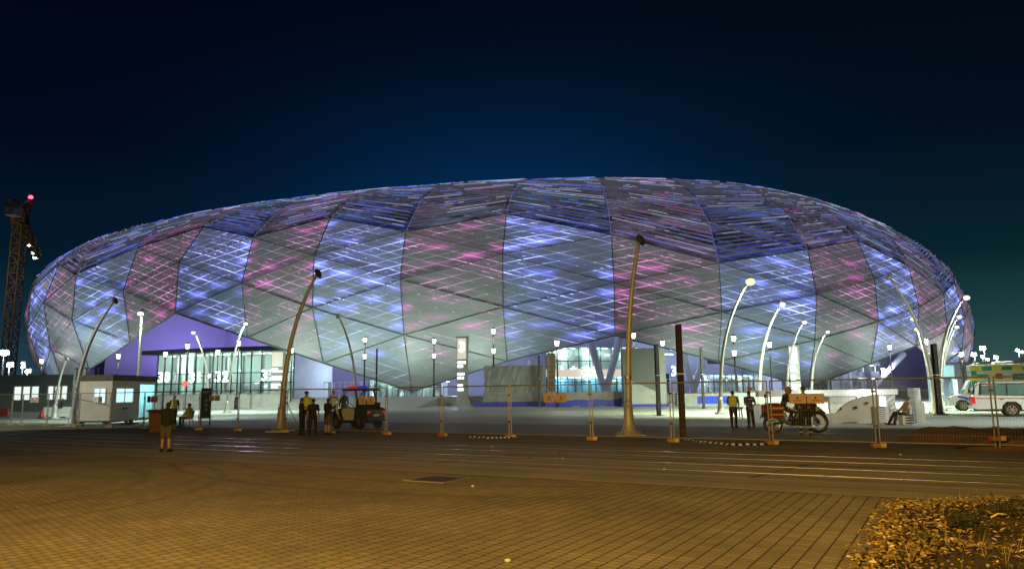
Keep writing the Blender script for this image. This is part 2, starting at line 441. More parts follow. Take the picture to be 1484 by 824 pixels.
# ------------------------------------------------------------------ planting bed with fallen leaves
rnd = random.Random(5)
def bump_h(x, y):
    return .05 * (math.sin(x * 2.1 + y) + math.sin(y * 1.7 - x * .8)) + .05
mb = MB(); mb.smooth = True
nx, ny = 70, 70; vs = []; fs = []
for i in range(nx + 1):
    for j in range(ny + 1):
        d = GARD_D + 16 * i / nx; n = 1.0 + 11.9 * j / ny
        e = min(1, i / 3, j / 2, (ny - j) / 2)
        p = dn(d, n, .012 + max(0, bump_h(d, n)) * e + rnd.uniform(0, .03) * e); vs.append(p)
for i in range(nx):
    for j in range(ny):
        a = i * (ny + 1) + j; fs.append((a, a + ny + 1, a + ny + 2, a + 1))
mb.add(vs, fs)
tag(mb.build('planting_bed_soil', ground_mat('soil', (.035, .026, .016), (.085, .06, .035), .95, 1.2, 1.0)), kind='structure')
lm = []
for n_, c in (('ochre_leaf', (.30, .19, .05)), ('yellow_leaf', (.38, .26, .08)), ('brown_leaf', (.15, .085, .03)), ('pale_leaf', (.6, .48, .25))):
    lm.append(mat(n_, c, .6, var=.25, scale=9))
mb = MB()
def leaf(p, s):
    a = rnd.uniform(0, 6.28); t = rnd.uniform(-.5, .5); u = rnd.uniform(-.5, .5)
    Mx = Matrix.Translation(p) @ Euler((t, u, a)).to_matrix().to_4x4()
    c = s * .35
    mb.cur = rnd.choices((0, 1, 2, 3), (5, 4, 3, 1))[0]
    mb.add([(-s, 0, c * .4), (-s * .3, -s * .5, c), (s * .5, -s * .42, c * .7), (s, 0, 0), (s * .5, s * .42, c * .8), (-s * .3, s * .5, c), (0, 0, 0)],
           [(0, 1, 6), (1, 2, 6), (2, 3, 6), (3, 4, 6), (4, 5, 6), (5, 0, 6)], Mx)
cnt = 0
while cnt < 6000:
    d = GARD_D + 9.5 * rnd.random() ** 1.4; n = rnd.uniform(5.8, 12.85)
    edge = (d - GARD_D)
    dens = math.exp(-edge / .55) + (.55 * math.exp(-abs(n - 12.4) / .35)) + .03 + .2 * max(0, math.sin(d * 2.3 + n * 1.9) * math.sin(n * 3.1 - d))
    if rnd.random() > dens: continue
    dd = d - (rnd.random() ** 3) * .28 if edge < .3 else d
    z = .03 + (max(0, bump_h(d, n)) + .015) * min(1, edge / .6) + rnd.uniform(0, .03)
    leaf(dn(dd, n, z), rnd.uniform(.014, .038)); cnt += 1
tag(mb.build('fallen_leaves', lm), 'dry ochre leaves fallen along the planting bed edge', 'leaves', kind='stuff')
# thin dry grass
gm = [mat('dry_grass', (.24, .17, .05), .8, var=.3, scale=4), mat('green_grass', (.06, .075, .02), .8, var=.3, scale=4)]
mb = MB()
for i in range(5200):
    d = GARD_D + .25 + 9.5 * rnd.random(); n = rnd.uniform(5.8, 12.7)
    clump = math.sin(d * 1.3 + 1.0) * math.sin(n * 1.6 + .4) + .3 * math.sin(d * 5 + n * 3)
    if rnd.random() > .25 + .75 * clump: continue
    p = dn(d, n, .01 + max(0, bump_h(d, n)) * .8); h = rnd.uniform(.06, .26); a = rnd.uniform(0, 6.28)
    w_ = .005; tx, ty = rnd.uniform(-.12, .12), rnd.uniform(-.12, .12)
    mb.cur = 1 if rnd.random() < .4 + .3 * math.sin(d) else 0
    ca, sa = math.cos(a) * w_, math.sin(a) * w_
    mb.add([(p.x - ca, p.y - sa, p.z), (p.x + ca, p.y + sa, p.z), (p.x + ca * .7 + tx * .5, p.y + sa * .7 + ty * .5, p.z + h * .6), (p.x - ca * .7 + tx * .5, p.y - sa * .7 + ty * .5, p.z + h * .6), (p.x + tx, p.y + ty, p.z + h)], [(0, 1, 2, 3), (3, 2, 4)])
tag(mb.build('dry_grass', gm), 'thin dry grass growing in the planting bed', 'grass', kind='stuff')
# little ground shrubs
sm_ = mat('shrub_leaf', (.035, .045, .015), .7, var=.4, scale=12)
for i, (x, y, s) in enumerate(((1405, 772, .34), (1462, 756, .42), (1350, 800, .25))):
    p = G(x, y); root = thing('low_shrub', ['low dark shrub in the middle of the leaf bed', 'larger dark shrub at the right edge of the leaf bed', 'small dark shrub nearest the leafy corner of the bed'][i], 'shrub', (p.x, p.y, .02), 0, 'low shrubs in the planting bed')
    st_, lf = MB(), MB()
    for q in range(22):
        a = rnd.uniform(0, 6.28); ln = s * rnd.uniform(.5, 1); e = rnd.uniform(.3, 1.2)
        tip = Vector((math.cos(a) * ln * math.cos(e), math.sin(a) * ln * math.cos(e), ln * math.sin(e) * .9))
        st_.tube([(0, 0, 0), tip * .5 + Vector((0, 0, .02)), tip], [.005, .004, .002], 4)
        for z in range(26):
            t = rnd.uniform(.25, 1.05); o = Vector((rnd.gauss(0, .02), rnd.gauss(0, .02), rnd.gauss(0, .02)))
            Mx = Matrix.Translation(tip * t + o) @ Euler((rnd.uniform(-1, 1), rnd.uniform(-1, 1), rnd.uniform(0, 6))).to_matrix().to_4x4()
            l = rnd.uniform(.014, .026); lf.add([(-l, 0, 0), (0, -l * .5, .003), (l, 0, 0), (0, l * .5, .003)], [(0, 1, 2, 3)], Mx)
    st_.build('stems', M['rust_steel'], root); lf.build('foliage', sm_, root)
for i, (x0, y0, x1, y1) in enumerate(((1436, 749, 1458, 745), (1342, 757, 1374, 763), (1308, 737, 1336, 743))):
    a, b_ = G(x0, y0, .1), G(x1, y1, .12); mb = MB(); mb.tube([a, (a + b_) / 2 + Vector((0, 0, .03)), b_], [.012, .011, .006], 6)
    tag(mb.build('twig', [lm[3], lm[1], M['rust_steel']][i]), ['pale broken twig at the right of the leaf bed', 'ochre twig lying mid bed among the leaves', 'dark twig near the leafy corner of the bed'][i], 'twig', 'twigs in the planting bed')

# ------------------------------------------------------------------ heap of dug earth by the fence, right
mb = MB(); mb.smooth = True; vs = []; fs = []; nx, ny = 60, 34
a0, a1, b0, b1 = 12.55, 27, 17.6, 27.0
from mathutils import noise
for i in range(nx + 1):
    for j in range(ny + 1):
        x = a0 + (a1 - a0) * i / nx; y = b0 + (b1 - b0) * j / ny
        nn = .507 * x + .862 * y
        e = max(0, min(1, (x - a0 - .35 * math.sin(y * 2)) / 1.2)) * max(0, min(1, (nn - 23.0) / 1.5)) * max(0, min(1, (b1 - y) / 1.2))
        e = e * e * (3 - 2 * e)
        h = .34 + .18 * noise.noise((x * .6, y * .6, 0)) + .1 * noise.noise((x * 2.4, y * 2.4, 3)) + .05 * noise.noise((x * 7, y * 7, 5))
        vs.append((x, y, -.03 + e * h))
for i in range(nx):
    for j in range(ny):
        a = i * (ny + 1) + j; fs.append((a, a + ny + 1, a + ny + 2, a + 1))
mb.add(vs, fs)
tag(mb.build('earth_heap', ground_mat('dug_earth', (.14, .085, .045), (.25, .165, .09), .95, 1.1, 1.0)), kind='structure')
# ------------------------------------------------------------------ the stadium
# plan: an ellipse seen cornerwise, with a gently saddle-shaped roof
EA, EB, CX, CY, ETH, SADDLE = .9236, 1.2974, 22.71, 264.63, -.6982, -.1183
PHI = {-7: -1, -6: 4.8, -5: 11.6, -4: 16.8, -3: 22.3, -2: 27.4, -1: 33.3, 0: 39.9, 1: 47.3, 2: 55.2, 3: 63.8, 4: 71, 5: 77.6, 6: 84, 7: 90.4}
for i in range(8, 52): PHI[i] = 90.4 + (i - 7) * 268.6 / 44
VB = {-6: 1, -5: 1.5, -4: 2, -3: 1.5, -2: 1, -1: .5, 0: 1, 1: 1.5, 2: 1}
VT = {-7: 3.5, -6: 3, -5: 3.5, -4: 4, -3: 3.5, -2: 4, -1: 3.5, 0: 4, 1: 3.5, 2: 3}
for i in range(3, 52):
    VB[i] = (.5, 1, 1.5, 1)[(i - 3) % 4]; VT[i] = (3.5, 4, 3.5, 3)[(i - 3) % 4]
VB[-7] = .5
PROF = [(125.4, .67), (127.1, 6.65), (129.5, 13.5), (130, 19.3), (129.4, 25), (127.1, 30), (123, 35), (115.6, 40), (104.2, 45), (87.3, 50), (70.5, 54), (54, 57), (37.6, 58.5)]
ARC = [0.0]
for a, b_ in zip(PROF, PROF[1:]): ARC.append(ARC[-1] + math.hypot(b_[0] - a[0], b_[1] - a[1]))
VMAX = 14.5


def prof(v, off=0.0):
    s = 2.0 + 8.65 * (v - .5)
    s = max(0, min(ARC[-1] - .01, s))
    for q in range(len(ARC) - 1):
        if s <= ARC[q + 1]:
            # smooth (Catmull-Rom) between the profile stations
            t = (s - ARC[q]) / (ARC[q + 1] - ARC[q])
            P = [Vector(PROF[max(0, min(len(PROF) - 1, q + z))]) for z in (-1, 0, 1, 2)]
            p = .5 * ((2 * P[1]) + (P[2] - P[0]) * t + (2 * P[0] - 5 * P[1] + 4 * P[2] - P[3]) * t * t + (3 * P[1] - P[0] - 3 * P[2] + P[3]) * t ** 3)
            tg = (P[2] - P[1]).normalized()
            return p + Vector((tg.y, -tg.x)) * off
    return Vector(PROF[-1])


def ering(t, r, z):
    """point of the plan ellipse scaled by r, at parameter t (degrees)"""
    q = R(t); zf = 1 + SADDLE * math.cos(2 * q) * max(0, min(1, (z - 20) / 30))
    U, W_ = EA * r * math.sin(q), -EB * r * math.cos(q)
    return Vector((CX + U * math.cos(ETH) - W_ * math.sin(ETH), CY + U * math.sin(ETH) + W_ * math.cos(ETH), z * zf))


def plan_r(p):
    dx, dy = p.x - CX, p.y - CY
    U = dx * math.cos(ETH) + dy * math.sin(ETH); W_ = -dx * math.sin(ETH) + dy * math.cos(ETH)
    return math.hypot(U / EA, W_ / EB)


def photo_x(p):
    c = CM.to_3x3().transposed() @ (Vector(p) - Vector((0, 0, CAM_H))); return 742 + FPX * c.x / -c.z
TBL = [(photo_x(ering(t, 128, 10)), t) for t in range(-4, 84)]
def bearing(phi):
    """bearing round the stadium (0 = facing the road) to ellipse parameter"""
    if -40 <= phi <= 38:
        x = photo_x((-2.85 + 138 * math.sin(R(phi)), 255 - 138 * math.cos(R(phi)), 10))
        if x <= TBL[0][0]: return TBL[0][1] + (x - TBL[0][0]) * .1
        for q in range(len(TBL) - 1):
            if x <= TBL[q + 1][0]: return TBL[q][1] + (x - TBL[q][0]) / (TBL[q + 1][0] - TBL[q][0])
        return TBL[-1][1]
    if phi > 38: return bearing(38) + (phi - 38) * (220 - bearing(38)) / 142
    return bearing(-40) + (phi + 40) * (bearing(-40) + 140) / 140
def ring(phi, r, z): 
    p = ering(bearing(phi), 103 + (r - 111) * .93, 10); return Vector((p.x, p.y, z))
def tang(phi):
    d = ring(phi + .5, 120, 0) - ring(phi - .5, 120, 0); return math.atan2(d.y, d.x)
def at_ring(x, y, r):
    """where the photo's ray meets the upright wall r of the stadium"""
    d = ray(x, y); rr = 103 + (r - 111) * .93
    for q in range(600, 2200):
        Y = q * .1
        if plan_r(Vector((d.x * Y / d.y, Y, 0))) < rr: return at(x, y, Y)
    return at(x, y, 140)


def node(i, v, off=0.0):
    p = prof(v, off); return ering(PHI[(i + 7) % 58 - 7], p.x, p.y)


def lad(lo, hi):
    out = [lo]
    while out[-1] + 1 < hi - 1e-6: out.append(out[-1] + 1)
    if hi - out[-1] > 1e-6: out.append(hi)
    return out


def strip_tris(i, L_, R_):
    """zip two columns of nodes into triangles; yields ((col, v), ...)"""
    a = b2 = 0; out = []
    while a < len(L_) - 1 or b2 < len(R_) - 1:
        if b2 == len(R_) - 1 or (a < len(L_) - 1 and L_[a + 1] <= R_[b2 + 1] + (1e-9 if (i % 2) else -1e-9)):
            out.append(((i, L_[a]), (i + 1, R_[b2]), (i, L_[a + 1]))); a += 1
        else:
            out.append(((i, L_[a]), (i + 1, R_[b2]), (i + 1, R_[b2 + 1]))); b2 += 1
    return out


def tri_mesh(name, lists, m, parent):
    vs = []; fs = []; uv = []; at_ = {}
    for i in range(-7, 51):
        for t in strip_tris(i, *lists(i)):
            ix = []
            for c, v in t:
                key = ((c + 7) % 58, round(v, 3))
                if key not in at_: at_[key] = len(vs); vs.append(node(c, v))
                ix.append(at_[key])
            if len(set(ix)) < 3: continue
            fs.append(tuple(ix)); uv += list(t)
    me = bpy.data.meshes.new(name); me.from_pydata(vs, [], fs); me.materials.append(m)
    ul = me.uv_layers.new(name='UVMap')
    for q in range(len(me.loops)): ul.data[q].uv = uv[q]
    for p in me.polygons: p.use_smooth = True
    # face outwards
    for p in me.polygons:
        c = p.center
        if p.normal.dot(Vector((c.x - CX, c.y - CY, max(0, c.z - 18) * 1.0))) < 0: p.flip()
    o = bpy.data.objects.new(name, me); COL.objects.link(o); o.parent = parent
    return o


def vtop(i): return VT[(i + 7) % 58 - 7]
def vbot(i): return VB[(i + 7) % 58 - 7]


stad = thing('stadium', 'huge domed stadium clad in diamond panels lit blue and pink', 'stadium')

# cladding: perforated pale panels, blue and pink backlight painted into emission by column
fm = bpy.data.materials.new('perforated_cladding'); fm.use_nodes = True
nt = fm.node_tree; N, L = nt.nodes, nt.links; b = N['Principled BSDF']; k = MathNodes(nt)
uvn = N.new('ShaderNodeUVMap'); uvn.uv_map = 'UVMap'
sp = N.new('ShaderNodeSeparateXYZ'); L.new(uvn.outputs[0], sp.inputs[0])
u, v = sp.outputs['X'], sp.outputs['Y']
SUB = 6.0
p6 = k.m('MULTIPLY', k.m('SUBTRACT', v, k.m('MULTIPLY', u, .5)), SUB)
q6 = k.m('MULTIPLY', k.m('ADD', v, k.m('MULTIPLY', u, .5)), SUB)
def comb(a, b_, c=0.0):
    n = N.new('ShaderNodeCombineXYZ')
    for q, x in enumerate((a, b_, c)):
        if isinstance(x, (int, float)): n.inputs[q].default_value = x
        else: L.new(x, n.inputs[q])
    return n.outputs[0]
def line(x, w):
    f = k.m('ABSOLUTE', k.m('SUBTRACT', k.m('FRACT', x), .5))
    return k.m('GREATER_THAN', f, .5 - w)
def wn(vec):
    n = N.new('ShaderNodeTexWhiteNoise'); n.noise_dimensions = '3D'; L.new(vec, n.inputs['Vector']); return n.outputs['Value']
def pn(vec, s, det=2):
    n = N.new('ShaderNodeTexNoise'); n.inputs['Scale'].default_value = s; n.inputs['Detail'].default_value = det; L.new(vec, n.inputs['Vector']); return n.outputs['Fac']
def sstep(x, a, b_):
    n = N.new('ShaderNodeMapRange'); n.interpolation_type = 'SMOOTHSTEP'; n.inputs[1].default_value = a; n.inputs[2].default_value = b_
    L.new(x, n.inputs[0]); return n.outputs[0]
lp, lq = line(p6, .036), line(q6, .036)
lines = k.m('MAXIMUM', lp, lq)
cellv = comb(k.m('FLOOR', p6), k.m('FLOOR', q6))
cell = wn(cellv)
uvv = comb(u, v)
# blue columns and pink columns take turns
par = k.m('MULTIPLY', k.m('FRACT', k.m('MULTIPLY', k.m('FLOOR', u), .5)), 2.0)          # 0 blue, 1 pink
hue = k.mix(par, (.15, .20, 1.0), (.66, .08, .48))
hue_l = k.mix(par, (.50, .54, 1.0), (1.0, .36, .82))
# painted backlight: soft pools, one or two panels wide, dying towards the foot
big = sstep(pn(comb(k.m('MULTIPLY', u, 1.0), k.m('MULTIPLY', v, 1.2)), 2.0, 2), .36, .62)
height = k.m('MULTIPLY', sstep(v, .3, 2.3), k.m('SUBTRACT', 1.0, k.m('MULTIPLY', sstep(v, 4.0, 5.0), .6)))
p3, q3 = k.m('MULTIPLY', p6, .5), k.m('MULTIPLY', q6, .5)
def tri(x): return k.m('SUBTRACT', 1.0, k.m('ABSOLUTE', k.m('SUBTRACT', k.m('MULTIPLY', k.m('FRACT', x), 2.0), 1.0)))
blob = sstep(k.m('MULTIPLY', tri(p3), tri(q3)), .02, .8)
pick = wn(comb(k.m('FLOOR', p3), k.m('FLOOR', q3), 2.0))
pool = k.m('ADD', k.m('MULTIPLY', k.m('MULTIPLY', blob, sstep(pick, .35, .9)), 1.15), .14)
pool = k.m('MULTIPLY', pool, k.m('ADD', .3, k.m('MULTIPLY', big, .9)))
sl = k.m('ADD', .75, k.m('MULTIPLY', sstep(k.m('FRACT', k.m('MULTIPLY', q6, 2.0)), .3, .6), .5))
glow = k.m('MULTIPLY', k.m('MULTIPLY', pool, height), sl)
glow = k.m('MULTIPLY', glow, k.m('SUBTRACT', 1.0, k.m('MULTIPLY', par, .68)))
# slivers of light painted along the joints
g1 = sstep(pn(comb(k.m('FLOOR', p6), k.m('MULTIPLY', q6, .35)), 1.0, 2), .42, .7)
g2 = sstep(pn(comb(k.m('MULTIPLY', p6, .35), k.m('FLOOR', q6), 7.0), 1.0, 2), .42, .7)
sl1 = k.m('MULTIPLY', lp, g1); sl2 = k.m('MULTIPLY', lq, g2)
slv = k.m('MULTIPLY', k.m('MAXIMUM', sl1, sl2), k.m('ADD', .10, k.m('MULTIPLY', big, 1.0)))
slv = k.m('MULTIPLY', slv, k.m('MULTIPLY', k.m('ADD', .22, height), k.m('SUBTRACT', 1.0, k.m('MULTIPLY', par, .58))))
# bright dashes painted in here and there as lamp glints
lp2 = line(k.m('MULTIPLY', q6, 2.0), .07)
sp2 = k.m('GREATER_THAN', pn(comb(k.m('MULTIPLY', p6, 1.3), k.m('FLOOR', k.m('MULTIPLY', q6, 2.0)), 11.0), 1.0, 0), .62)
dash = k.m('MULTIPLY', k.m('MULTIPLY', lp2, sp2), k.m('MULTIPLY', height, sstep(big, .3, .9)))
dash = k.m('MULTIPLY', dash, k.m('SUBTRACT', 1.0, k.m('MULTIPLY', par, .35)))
# bright nodes of light painted where joints cross
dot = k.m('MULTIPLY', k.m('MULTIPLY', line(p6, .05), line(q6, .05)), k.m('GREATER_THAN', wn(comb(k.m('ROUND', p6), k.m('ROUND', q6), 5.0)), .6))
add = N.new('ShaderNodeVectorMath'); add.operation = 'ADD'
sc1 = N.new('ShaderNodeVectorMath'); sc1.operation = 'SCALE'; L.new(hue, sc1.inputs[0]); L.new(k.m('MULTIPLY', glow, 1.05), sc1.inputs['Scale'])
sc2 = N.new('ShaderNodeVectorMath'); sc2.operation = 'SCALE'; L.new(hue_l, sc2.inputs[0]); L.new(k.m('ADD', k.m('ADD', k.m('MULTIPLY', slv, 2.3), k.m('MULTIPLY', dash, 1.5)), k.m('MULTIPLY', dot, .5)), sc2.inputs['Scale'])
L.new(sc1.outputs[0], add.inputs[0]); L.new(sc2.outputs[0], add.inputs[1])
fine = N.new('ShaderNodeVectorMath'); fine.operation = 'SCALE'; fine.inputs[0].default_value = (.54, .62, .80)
base_e = N.new('ShaderNodeVectorMath'); base_e.operation = 'SCALE'; base_e.inputs[0].default_value = (.045, .052, .055); L.new(sstep(v, 1.8, 3.6), base_e.inputs['Scale'])  # grey lift painted in as emission higher up, where the uplights fade
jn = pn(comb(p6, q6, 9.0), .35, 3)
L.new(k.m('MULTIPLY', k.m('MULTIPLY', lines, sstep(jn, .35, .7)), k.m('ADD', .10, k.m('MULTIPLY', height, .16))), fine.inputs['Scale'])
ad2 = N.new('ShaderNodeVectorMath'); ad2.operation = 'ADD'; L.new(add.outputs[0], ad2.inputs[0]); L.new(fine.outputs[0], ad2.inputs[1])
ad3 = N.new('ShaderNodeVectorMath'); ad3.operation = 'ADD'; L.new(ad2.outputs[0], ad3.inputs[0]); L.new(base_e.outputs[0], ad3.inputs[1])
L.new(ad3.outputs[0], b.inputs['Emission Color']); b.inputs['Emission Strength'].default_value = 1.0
grey = k.mix(cell, (.37, .42, .39), (.42, .475, .445))
L.new(k.mix(lines, grey, (.33, .34, .335)), b.inputs['Base Color'])
b.inputs['Roughness'].default_value = .38
bp = N.new('ShaderNodeBump'); bp.inputs['Strength'].default_value = .5; bp.inputs['Distance'].default_value = .25
L.new(k.m('ADD', k.m('MULTIPLY', lines, -1.0), k.m('MULTIPLY', pn(comb(p6, q6), 1.3, 3), .35)), bp.inputs['Height']); L.new(bp.outputs['Normal'], b.inputs['Normal'])

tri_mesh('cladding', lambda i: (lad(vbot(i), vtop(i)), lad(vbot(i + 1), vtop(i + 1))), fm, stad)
rm = bpy.data.materials.new('roof_sheet'); rm.use_nodes = True; M['roof_glow'] = rm
nt = rm.node_tree; N, L = nt.nodes, nt.links; b = N['Principled BSDF']; k = MathNodes(nt)
uvn = N.new('ShaderNodeUVMap'); uvn.uv_map = 'UVMap'; sp = N.new('ShaderNodeSeparateXYZ'); L.new(uvn.outputs[0], sp.inputs[0]); u, v = sp.outputs['X'], sp.outputs['Y']
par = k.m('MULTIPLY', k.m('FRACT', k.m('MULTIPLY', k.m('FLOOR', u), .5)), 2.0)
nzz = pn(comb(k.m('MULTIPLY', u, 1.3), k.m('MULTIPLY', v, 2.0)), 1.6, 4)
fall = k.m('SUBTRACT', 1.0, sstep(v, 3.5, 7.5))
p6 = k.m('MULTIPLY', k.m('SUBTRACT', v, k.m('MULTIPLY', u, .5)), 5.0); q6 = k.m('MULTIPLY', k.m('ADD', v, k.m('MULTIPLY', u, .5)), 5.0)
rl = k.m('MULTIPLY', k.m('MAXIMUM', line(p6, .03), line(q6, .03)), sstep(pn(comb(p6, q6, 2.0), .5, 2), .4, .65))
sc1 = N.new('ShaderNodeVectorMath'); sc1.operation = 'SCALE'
L.new(k.mix(par, (.22, .30, 1.0), (.48, .36, .66)), sc1.inputs[0]); L.new(k.m('ADD', k.m('ADD', .018, k.m('MULTIPLY', rl, .35)), k.m('MULTIPLY', k.m('MULTIPLY', sstep(nzz, .4, .68), fall), .2)), sc1.inputs['Scale'])  # glow from under the roof painted into the sheet as emission
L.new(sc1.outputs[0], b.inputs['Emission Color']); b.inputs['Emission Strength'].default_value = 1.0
L.new(k.mix(nzz, (.05, .052, .06), (.1, .1, .11)), b.inputs['Base Color']); b.inputs['Roughness'].default_value = .4; b.inputs['Metallic'].default_value = .2
tri_mesh('roof', lambda i: (lad(vtop(i), VMAX), lad(vtop(i + 1), VMAX)), M['roof_glow'], stad)
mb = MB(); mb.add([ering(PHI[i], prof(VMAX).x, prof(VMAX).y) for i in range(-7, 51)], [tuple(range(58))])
mb.build('roof_cap', M['roof_glow'], stad)

# frame of ribs along the lattice
M['rib'] = mat('rib_metal', (.24, .245, .26), .4, .2)
mb = MB()
M['lit_rib'] = mat('lit_roof_rib', (.4, .4, .5), .4, .1, emit=(.48, .5, .9), estr=.16)  # lilac light on the roof ribs put in as emission
rb_ = MB()
def edge(a, b_, r, off=.12):
    (rb_ if r < .08 else mb).tube([node(*a, off), node(*b_, off)], r, 6, cap=False)
done = set()
for i in range(-7, 51):
    for (LL, RR, rr) in ((lad(vbot(i), vtop(i)), lad(vbot(i + 1), vtop(i + 1)), .085), (lad(vtop(i), VMAX), lad(vtop(i + 1), VMAX), .075)):
        for t in strip_tris(i, LL, RR):
            for q in range(3):
                a, b_ = t[q], t[(q + 1) % 3]
                key = tuple(sorted((((a[0] + 7) % 58, a[1]), ((b_[0] + 7) % 58, b_[1]))))
                if key in done: continue
                done.add(key); edge(a, b_, rr)
mb.build('rib_lattice', M['rib'], stad); rb_.build('roof_rib_lattice', M['lit_rib'], stad)
mb, ub = MB(), MB()
for i in range(-7, 51):
    mb.tube([node(i, vbot(i), .05), node(i + 1, vbot(i + 1), .05)], .13, 6, cap=False)
    ub.tube([node(i, vtop(i), .15), node(i + 1, vtop(i + 1), .15)], .13, 6, cap=False)
mb.build('lower_edge_trim', M['rib'], stad); ub.build('roof_edge_trim', M['rib'], stad)


# roof slats, parallel to the edge of the cladding, some with light strips along them
rnd = random.Random(3)
M['slat'] = mat('glowing_roof_slat', (.34, .33, .34), .42, .15, var=.2, scale=.4, emit=(.62, .6, .72), estr=.075)  # faint emission added to the slats to stand in for backlight
M['led_blue'] = mat('light_strip_blue', (.3, .35, .8), .4, emit=(.20, .26, 1), estr=.62)
M['led_pink'] = mat('light_strip_pink', (.7, .3, .6), .4, emit=(.6, .16, .52), estr=.5)
M['led_white'] = mat('light_strip_pale', (.8, .8, .9), .4, emit=(.6, .66, .95), estr=.75)
M['led_cyan'] = mat('light_strip_cyan', (.3, .7, .8), .4, emit=(.06, .42, .55), estr=.6)
sm_, lb = MB(), MB()
def chord(i, dv, t, off):
    va, vb_ = vtop(i) + dv, vtop(i + 1) + dv
    a, b_ = node(i, min(va, VMAX), off), node(i + 1, min(vb_, VMAX), off)
    return a.lerp(b_, t)
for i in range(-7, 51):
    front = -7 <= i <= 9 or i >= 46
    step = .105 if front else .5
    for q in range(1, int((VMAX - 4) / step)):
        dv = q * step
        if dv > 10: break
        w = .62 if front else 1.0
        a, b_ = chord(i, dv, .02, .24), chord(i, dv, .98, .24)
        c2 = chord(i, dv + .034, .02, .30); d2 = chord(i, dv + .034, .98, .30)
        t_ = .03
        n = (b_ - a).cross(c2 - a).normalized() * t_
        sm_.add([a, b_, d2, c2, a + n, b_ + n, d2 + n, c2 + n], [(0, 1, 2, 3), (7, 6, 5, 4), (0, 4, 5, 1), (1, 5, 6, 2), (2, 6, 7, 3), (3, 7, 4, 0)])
        if front and dv < 4.2:
            pk = (i % 2)
            for z in range(3):
                pr = .6 if dv < 1.8 else .4
                if rnd.random() > pr: continue
                t0 = rnd.uniform(0, .85); t1 = min(.97, t0 + rnd.choice((.05, .1, .2, .4, .6)))
                lb.cur = rnd.choices((0, 1, 2, 3), ((5, .2, 4, 1.4), (2.2, 1.6, 4, .8))[pk])[0]
                lb.bar(chord(i, dv + .012, t0, .5), chord(i, dv + .012, t1, .5), .055 if lb.cur != 2 else .04)
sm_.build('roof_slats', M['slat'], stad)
lb.build('light_strips', [M['led_blue'], M['led_pink'], M['led_white'], M['led_cyan']], stad)['kind'] = 'stuff'
# broad bright bands where the lamps under the roof edge show
bb = MB()
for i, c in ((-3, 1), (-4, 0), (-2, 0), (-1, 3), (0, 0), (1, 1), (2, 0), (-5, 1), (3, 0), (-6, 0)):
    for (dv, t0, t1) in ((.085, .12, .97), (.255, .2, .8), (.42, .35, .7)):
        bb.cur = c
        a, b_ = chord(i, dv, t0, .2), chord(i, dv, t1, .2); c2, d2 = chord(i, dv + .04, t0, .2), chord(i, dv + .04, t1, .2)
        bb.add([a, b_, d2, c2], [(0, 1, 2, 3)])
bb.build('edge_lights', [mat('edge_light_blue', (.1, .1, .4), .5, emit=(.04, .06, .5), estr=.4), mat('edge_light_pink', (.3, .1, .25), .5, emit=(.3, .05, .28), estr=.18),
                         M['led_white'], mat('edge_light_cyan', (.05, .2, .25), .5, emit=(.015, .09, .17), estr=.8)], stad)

# inner wall under the arches
M['inner_wall'] = mat('painted_inner_wall', (.40, .42, .48), .7, var=.06, scale=.2)
M['hall_wall'] = mat('hall_wall', (.62, .68, .64), .6, var=.08, scale=.5)
RI = 111.0
def arc_wall(mb, p0, p1, r, z0, z1, n):
    for q in range(n):
        a, b_ = p0 + (p1 - p0) * q / n, p0 + (p1 - p0) * (q + 1) / n
        mb.add([ring(a, r, z0), ring(b_, r, z0), ring(b_, r, z1), ring(a, r, z1)], [(0, 1, 2, 3)])
mb = MB(); arc_wall(mb, -39.5, 23.7, RI, 0, 24, 44); arc_wall(mb, 23.7, 60, 126, 0, 26, 30); arc_wall(mb, 60, 320.5, 131.5, 0, 26, 110)
for a in (-39.5, 23.7): mb.add([ring(a, RI, 0), ring(a, 131.4 if a < 0 else 126.02, 0), ring(a, 131.4 if a < 0 else 126.02, 25), ring(a, RI, 25)], [(0, 1, 2, 3)])
mb.build('inner_wall', M['inner_wall'], stad)

# podium the stadium stands on
mb = MB(); RP = 150.0
mb.slab([ring(q * 3.0, RP, 0)[:2] for q in range(120)], -.02, 1.3)
tag(mb.build('podium_floor', M['plaza']), kind='structure')
# parapet of the podium on the left and ramp in the middle
par_ = thing('parapet_wall', 'long low white parapet wall below the left entrance hall', 'wall')
mb = MB()
for q in range(16):
    a, b_ = -38 + q * 1.75, -38 + (q + 1) * 1.75 - .03
    p0, p1, p2, p3 = ring(a, RP + .05, 0), ring(b_, RP + .05, 0), ring(b_, RP + .35, 0), ring(a, RP + .35, 0)
    mb.slab([p0[:2], p1[:2], p2[:2], p3[:2]], 0, 1.95)
mb.build('wall', M['pale_concrete'], par_)
mb = MB()
for q in range(16):
    a, b_ = -38 + q * 1.75, -38 + (q + 1) * 1.75
    mb.slab([p[:2] for p in (ring(a, RP - .02, 0), ring(b_, RP - .02, 0), ring(b_, RP + .42, 0), ring(a, RP + .42, 0))], 1.953, 2.05)
mb.build('coping', M['concrete'], par_)
mb = MB()
pts = []
for q in range(9):
    a = -9.5 + q * .95
    pts.append((ring(a, RP - .1, 1.3), ring(a, RP + 10, .0)))
vs = [p for pr in pts for p in pr]; fs = [(2 * q, 2 * q + 1, 2 * q + 3, 2 * q + 2) for q in range(8)]
mb.add(vs, fs)
for e in (0, 8):
    a, b_ = pts[e]; mb.add([a, b_, Vector((a.x, a.y, 0))], [(0, 1, 2)])
tag(mb.build('podium_ramp_path', M['plaza']), kind='structure')

